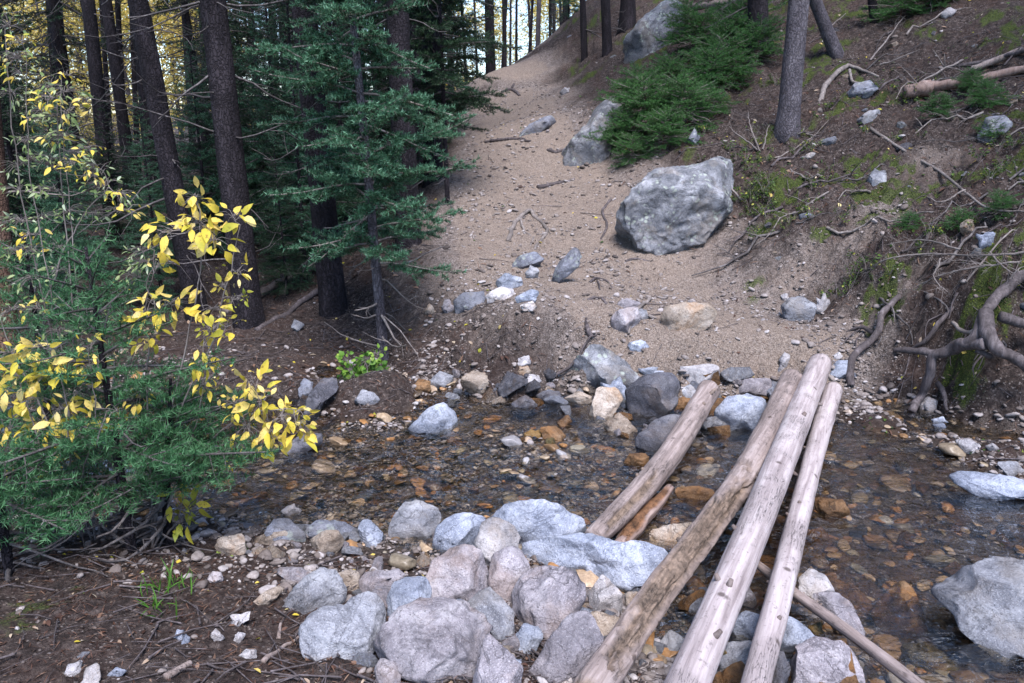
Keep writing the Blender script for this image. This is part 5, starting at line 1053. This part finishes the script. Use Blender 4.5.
brush('bare twigs on the upper right slope by the fallen logs', [([(870,60,.1),(890,35,.3),(905,15,.3)], 2, 10), ([(880,65,.1),(920,50,.3)], 2, 8), ([(820,35,.2),(845,15,.3)], 2, 6)], 4)
# ------------------------------------------------------------------ litter (stuff)
def ground_n(x, y):
    e = .04; return unit(np.stack([-(H(x+e, y)-H(x-e, y))/(2*e), -(H(x, y+e)-H(x, y-e))/(2*e), np.ones(len(x))], 1))
r = np.random.RandomState(55)
def litter(n, r0, r1, size, name, label, mt, prob, w=.5, col=(0, 1)):
    R = np.exp(r.uniform(math.log(r0), math.log(r1), n)); a = r.uniform(-.8, .8, n); x, y = R*np.sin(a), R*np.cos(a); z = H(x, y); tr = lookup(tcol, x, y); hl = lookup(hill, x, y)
    k = (r.uniform(size=n) < prob(x, y, z, tr, hl)) & (z > .01); x, y, z = x[k], y[k], z[k]; n = len(x); nr = ground_n(x, y)+r.normal(size=(n, 3))*.3; l = size*r.uniform(.5, 1.4, n)*np.clip(.3+.13*y, .5, 1.4)
    V, Q_, m = leaves_np(np.stack([x, y, z+.006], 1), np.cross(nr, r.normal(size=(n, 3))), unit(nr), l, l*w*r.uniform(.7, 1.2, n), r.uniform(0, 1.4, n), r, 4)
    link(name, mesh_np(name, V, Q_, mt, np.repeat(r.uniform(col[0], col[1], n)**1.3, m)), label=label, kind='stuff')
cluster = lambda x, y: np.clip(.6+fbm2(x, y, 1.1, 3)*2, .05, 1.5)
litter(40000, 1.9, 16, .042, 'leaf_litter', 'brown and tan fallen leaves on the forest floor', LITTER, lambda x, y, z, tr, hl: np.where(tr > .4, .03, .3)*cluster(x, y), .45, (0, .9))
litter(16000, 1.9, 14, .034, 'yellow_leaf_litter', 'small fallen yellow leaves', YLEAF, lambda x, y, z, tr, hl: np.where(tr > .4, .02, .14)*cluster(x+9, y), .6, (.3, 1))
litter(90000, 1.9, 14, .06, 'needle_litter', 'fallen dry needles and bark bits on the ground', LITTER, lambda x, y, z, tr, hl: np.where(tr > .4, .07, .7)*cluster(x, y+5), .09, (0, .75))
litter(40000, 3., 15, .026, 'ground_cover', 'low green and yellow leaves covering the hillside', DULLG, lambda x, y, z, tr, hl: np.where((x > .7) & (tr < .3), .55, .02)*np.clip(fbm2(x, y, 1.6, 3, .5, 8.)*3, 0, 1), .7, (0, .9))
# twigs lying about
n = 9000; R = np.exp(r.uniform(math.log(2), math.log(15), n)); a = r.uniform(-.8, .8, n); x, y = R*np.sin(a), R*np.cos(a); z = H(x, y); tr = lookup(tcol, x, y)
k = (z > .03) & (r.uniform(size=n) < np.where(tr > .4, .08, np.where((x < -.3) & (y < 3.6), .22, .75))); x, y, z = x[k], y[k], z[k]; polys, rads = [], []
for i in range(len(x)):
    a = r.uniform(0, 2*PI); l = r.uniform(.04, .28)*(1+.05*y[i]); d = np.array([math.cos(a), math.sin(a)])*l/2; q = [[x[i]+s*d[0], y[i]+s*d[1]] for s in (-1, r.normal()*.2, 1)]; q = np.array(q); q[1] += r.normal(size=2)*l*.06
    polys.append(np.column_stack([q, H(q[:, 0], q[:, 1])+.006+r.uniform(0, .015)])); rads.append(r.uniform(.0015, .0055))
link('twig_litter', thin_tubes(polys, rads, 4).mesh('twig_litter', ROOTM), label='small dead twigs lying on the ground', kind='stuff')
# moss cushions: short upright blades on the mossy bank
n = 90000; R = np.exp(r.uniform(math.log(3.), math.log(10), n)); a = r.uniform(0, .75, n); x, y = R*np.sin(a), R*np.cos(a); mo = lookup(moss, x, y); k = (r.uniform(size=n) < mo*.9) & (mo > .3); x, y = x[k], y[k]; z = H(x, y); n = len(x)
nn = ground_n(x, y); l = r.uniform(.008, .02, n); s = unit(np.cross(nn, r.normal(size=(n, 3))))*.005; p = np.stack([x, y, z], 1); tip = p+unit(nn+r.normal(size=(n, 3))*.5)*l[:, None]
MOSSM = leaf_mat('moss blades', [(0, (.03, .05, .008)), (.5, (.09, .14, .015)), (1, (.24, .28, .04))], .3)
link('moss', mesh_np('moss', np.stack([p-s, p+s, tip], 1).reshape(-1, 3), np.arange(n*3).reshape(-1, 3), MOSSM, np.repeat(r.uniform(0, 1, n), 3), False), label='green moss on the right bank', kind='stuff')

# ------------------------------------------------------------------ more life on the right slope
r = np.random.RandomState(123); done = 0
for i in range(200):
    px, py = r.uniform(640, 1040), r.uniform(5, 290); g, t = hit(px, py)
    if lookup(tcol, g[0], g[1]) > .3 or (600 < px < 760 and 10 < py < 170): continue
    l = r.uniform(.35, 1.1); a = r.uniform(-.9, .5)+(PI if r.uniform() < .4 else 0); n = 9; d = np.array([math.cos(a), math.sin(a)]); P = []
    for k in range(n):
        q = g[:2]+d*l*k/n; a += r.normal()*.06; d = np.array([math.cos(a), math.sin(a)]); P.append([q[0], q[1], H(q[0], q[1])[0]+.015+.03*math.sin(k/n*3)])
    P = np.array(P); polys = [P-P[0]]; rad = r.uniform(.006, .017); rads = [rad]
    for k in range(r.randint(2, 8)):
        j = r.randint(1, n-1); e = unit(np.append(d, .35)+r.normal(size=3)*.5)*l*r.uniform(.12, .35); q = P[j]-P[0]; polys.append(np.array([q, q+e*.5, q+e+[0, 0, -.02]])); rads.append(rad*.4)
    link('dead_branch', thin_tubes(polys, rads, 6).mesh('dead_branch', (DEADW, TWIGM, ROOTM)[r.randint(0, 3)]), None, 'dead branch lying among the litter of the right slope', 'branch', 'dead branches lying on the right slope', loc=P[0]); done += 1
    if done >= 46: break
prot = []
for k in range(4):
    V, T = ICO[4]; W = V.copy(); rr = np.random.RandomState(k+70)
    for j in range(11):
        nn = unit(rr.normal(size=3)); p = W@nn; W -= (np.maximum(0, p-p.max()*rr.uniform(.5, .8))*.95)[:, None]*nn
    W += unit(V)*(fbm(V*2+k*7, 4)*.09)[:, None]; prot.append(mesh_np('rock', W*[1, .8, .62], T, RM[('bould', 'slate', 'dark', 'tan')[k]]))
done = 0
for i in range(300):
    px, py = r.uniform(560, 1030), r.uniform(5, 330); g, t = hit(px, py)
    if lookup(tcol, g[0], g[1]) > .45: continue
    s = np.exp(r.normal(math.log(.05), .45))*(1+.03*g[1]); o = link('rock', prot[i % 4], None, 'small rock half buried in the soil of the right slope', 'rock', 'half buried rocks on the right slope', loc=g-[0, 0, s*.15])
    o.scale = (s, s, s); o.rotation_euler = (r.normal()*.3, r.normal()*.3, r.uniform(0, 6.3)); done += 1
    if done >= 36: break
# small leafy seedlings on the slope
V_, Q__, C__, nn_ = [], [], [], 0
def seedling(k):
    r = np.random.RandomState(300+k); n = 60; polys = []; pos, dirs = [], []
    for j in range(7):
        a = r.uniform(0, 6.3); tip = np.array([math.cos(a)*.09, math.sin(a)*.09, r.uniform(.05, .16)]); polys.append(smooth_path(np.array([[0, 0, -.02], tip*[.4, .4, .6], tip]), 6))
        for m in range(9): pos.append(tip*r.uniform(.35, 1)+r.normal(size=3)*.008); dirs.append([math.cos(a)+r.normal()*.6, math.sin(a)+r.normal()*.6, r.normal()*.3])
    n = len(pos); V, Q_, m = leaves_np(np.array(pos), np.array(dirs), unit(np.array([0, 0, 1.])+r.normal(size=(n, 3))*.5), r.uniform(.018, .036, n), r.uniform(.01, .02, n), r.uniform(.1, .8, n), r, 4)
    e = bpy.data.objects.new('leafy_plant', None); COL.objects.link(e); link('foliage', mesh_np('foliage', V, Q_, DULLG, np.repeat(r.uniform(0, 1, n), m)), e); link('stems', thin_tubes(polys, [.002]*7).mesh('stems', TWIGM), e)
    e['category'] = 'plant'; return e
sdl = [seedling(k) for k in range(3)]; done = 0
for i in range(600):
    px, py = (r.uniform(700, 770), r.uniform(160, 245)) if i % 4 == 0 else (r.uniform(700, 1030), r.uniform(60, 300)); g, t = hit(px, py)
    if lookup(tcol, g[0], g[1]) > .35 or fbm2(np.array([g[0]]), np.array([g[1]]), 1.2, 2)[0] < (.02 if i % 4 else -1): continue
    o = sdl[done] if done < 3 else copy_tree(sdl[done % 3]); place(o, g[0], g[1], r.uniform(0, 6.3), r.uniform(.4, 1.1), sink=0); o['label'] = 'small leafy green seedling on the mossy right slope'; o['group'] = 'leafy seedlings on the right slope'; done += 1
    if done >= 130: break
# ------------------------------------------------------------------ light
w = bpy.data.worlds.new('World'); SC.world = w; w.use_nodes = True; nt = w.node_tree
bg = nt.nodes['Background']; sky = nt.nodes.new('ShaderNodeTexSky'); sky.sky_type = 'NISHITA'; sky.sun_disc = False
SUN_EL, SUN_AZ = math.radians(60), math.radians(165)   # azimuth from +Y towards +X
sky.sun_elevation = SUN_EL; sky.sun_rotation = SUN_AZ; sky.altitude = 2500; sky.air_density = 1.; sky.dust_density = 1.2
nt.links.new(sky.outputs[0], bg.inputs[0]); bg.inputs[1].default_value = .1
sd = bpy.data.lights.new('sun', 'SUN'); sd.energy = 1.8; sd.angle = math.radians(28); sd.color = (1, .95, .96)
so = bpy.data.objects.new('sun', sd); COL.objects.link(so)
dv = Vector((math.sin(SUN_AZ)*math.cos(SUN_EL), math.cos(SUN_AZ)*math.cos(SUN_EL), math.sin(SUN_EL)))
so.rotation_euler = dv.to_track_quat('Z', 'Y').to_euler()
vs = SC.view_settings; vs.view_transform = 'Standard'; vs.look = 'None'; vs.exposure = 2.18; vs.gamma = 1
SC.cycles.max_bounces = 4; SC.cycles.diffuse_bounces = 2; SC.cycles.glossy_bounces = 2; SC.cycles.transparent_max_bounces = 12
SC.cycles.caustics_reflective = False; SC.cycles.caustics_refractive = False
SC.cycles.sample_clamp_direct = .45; SC.cycles.sample_clamp_indirect = 2.
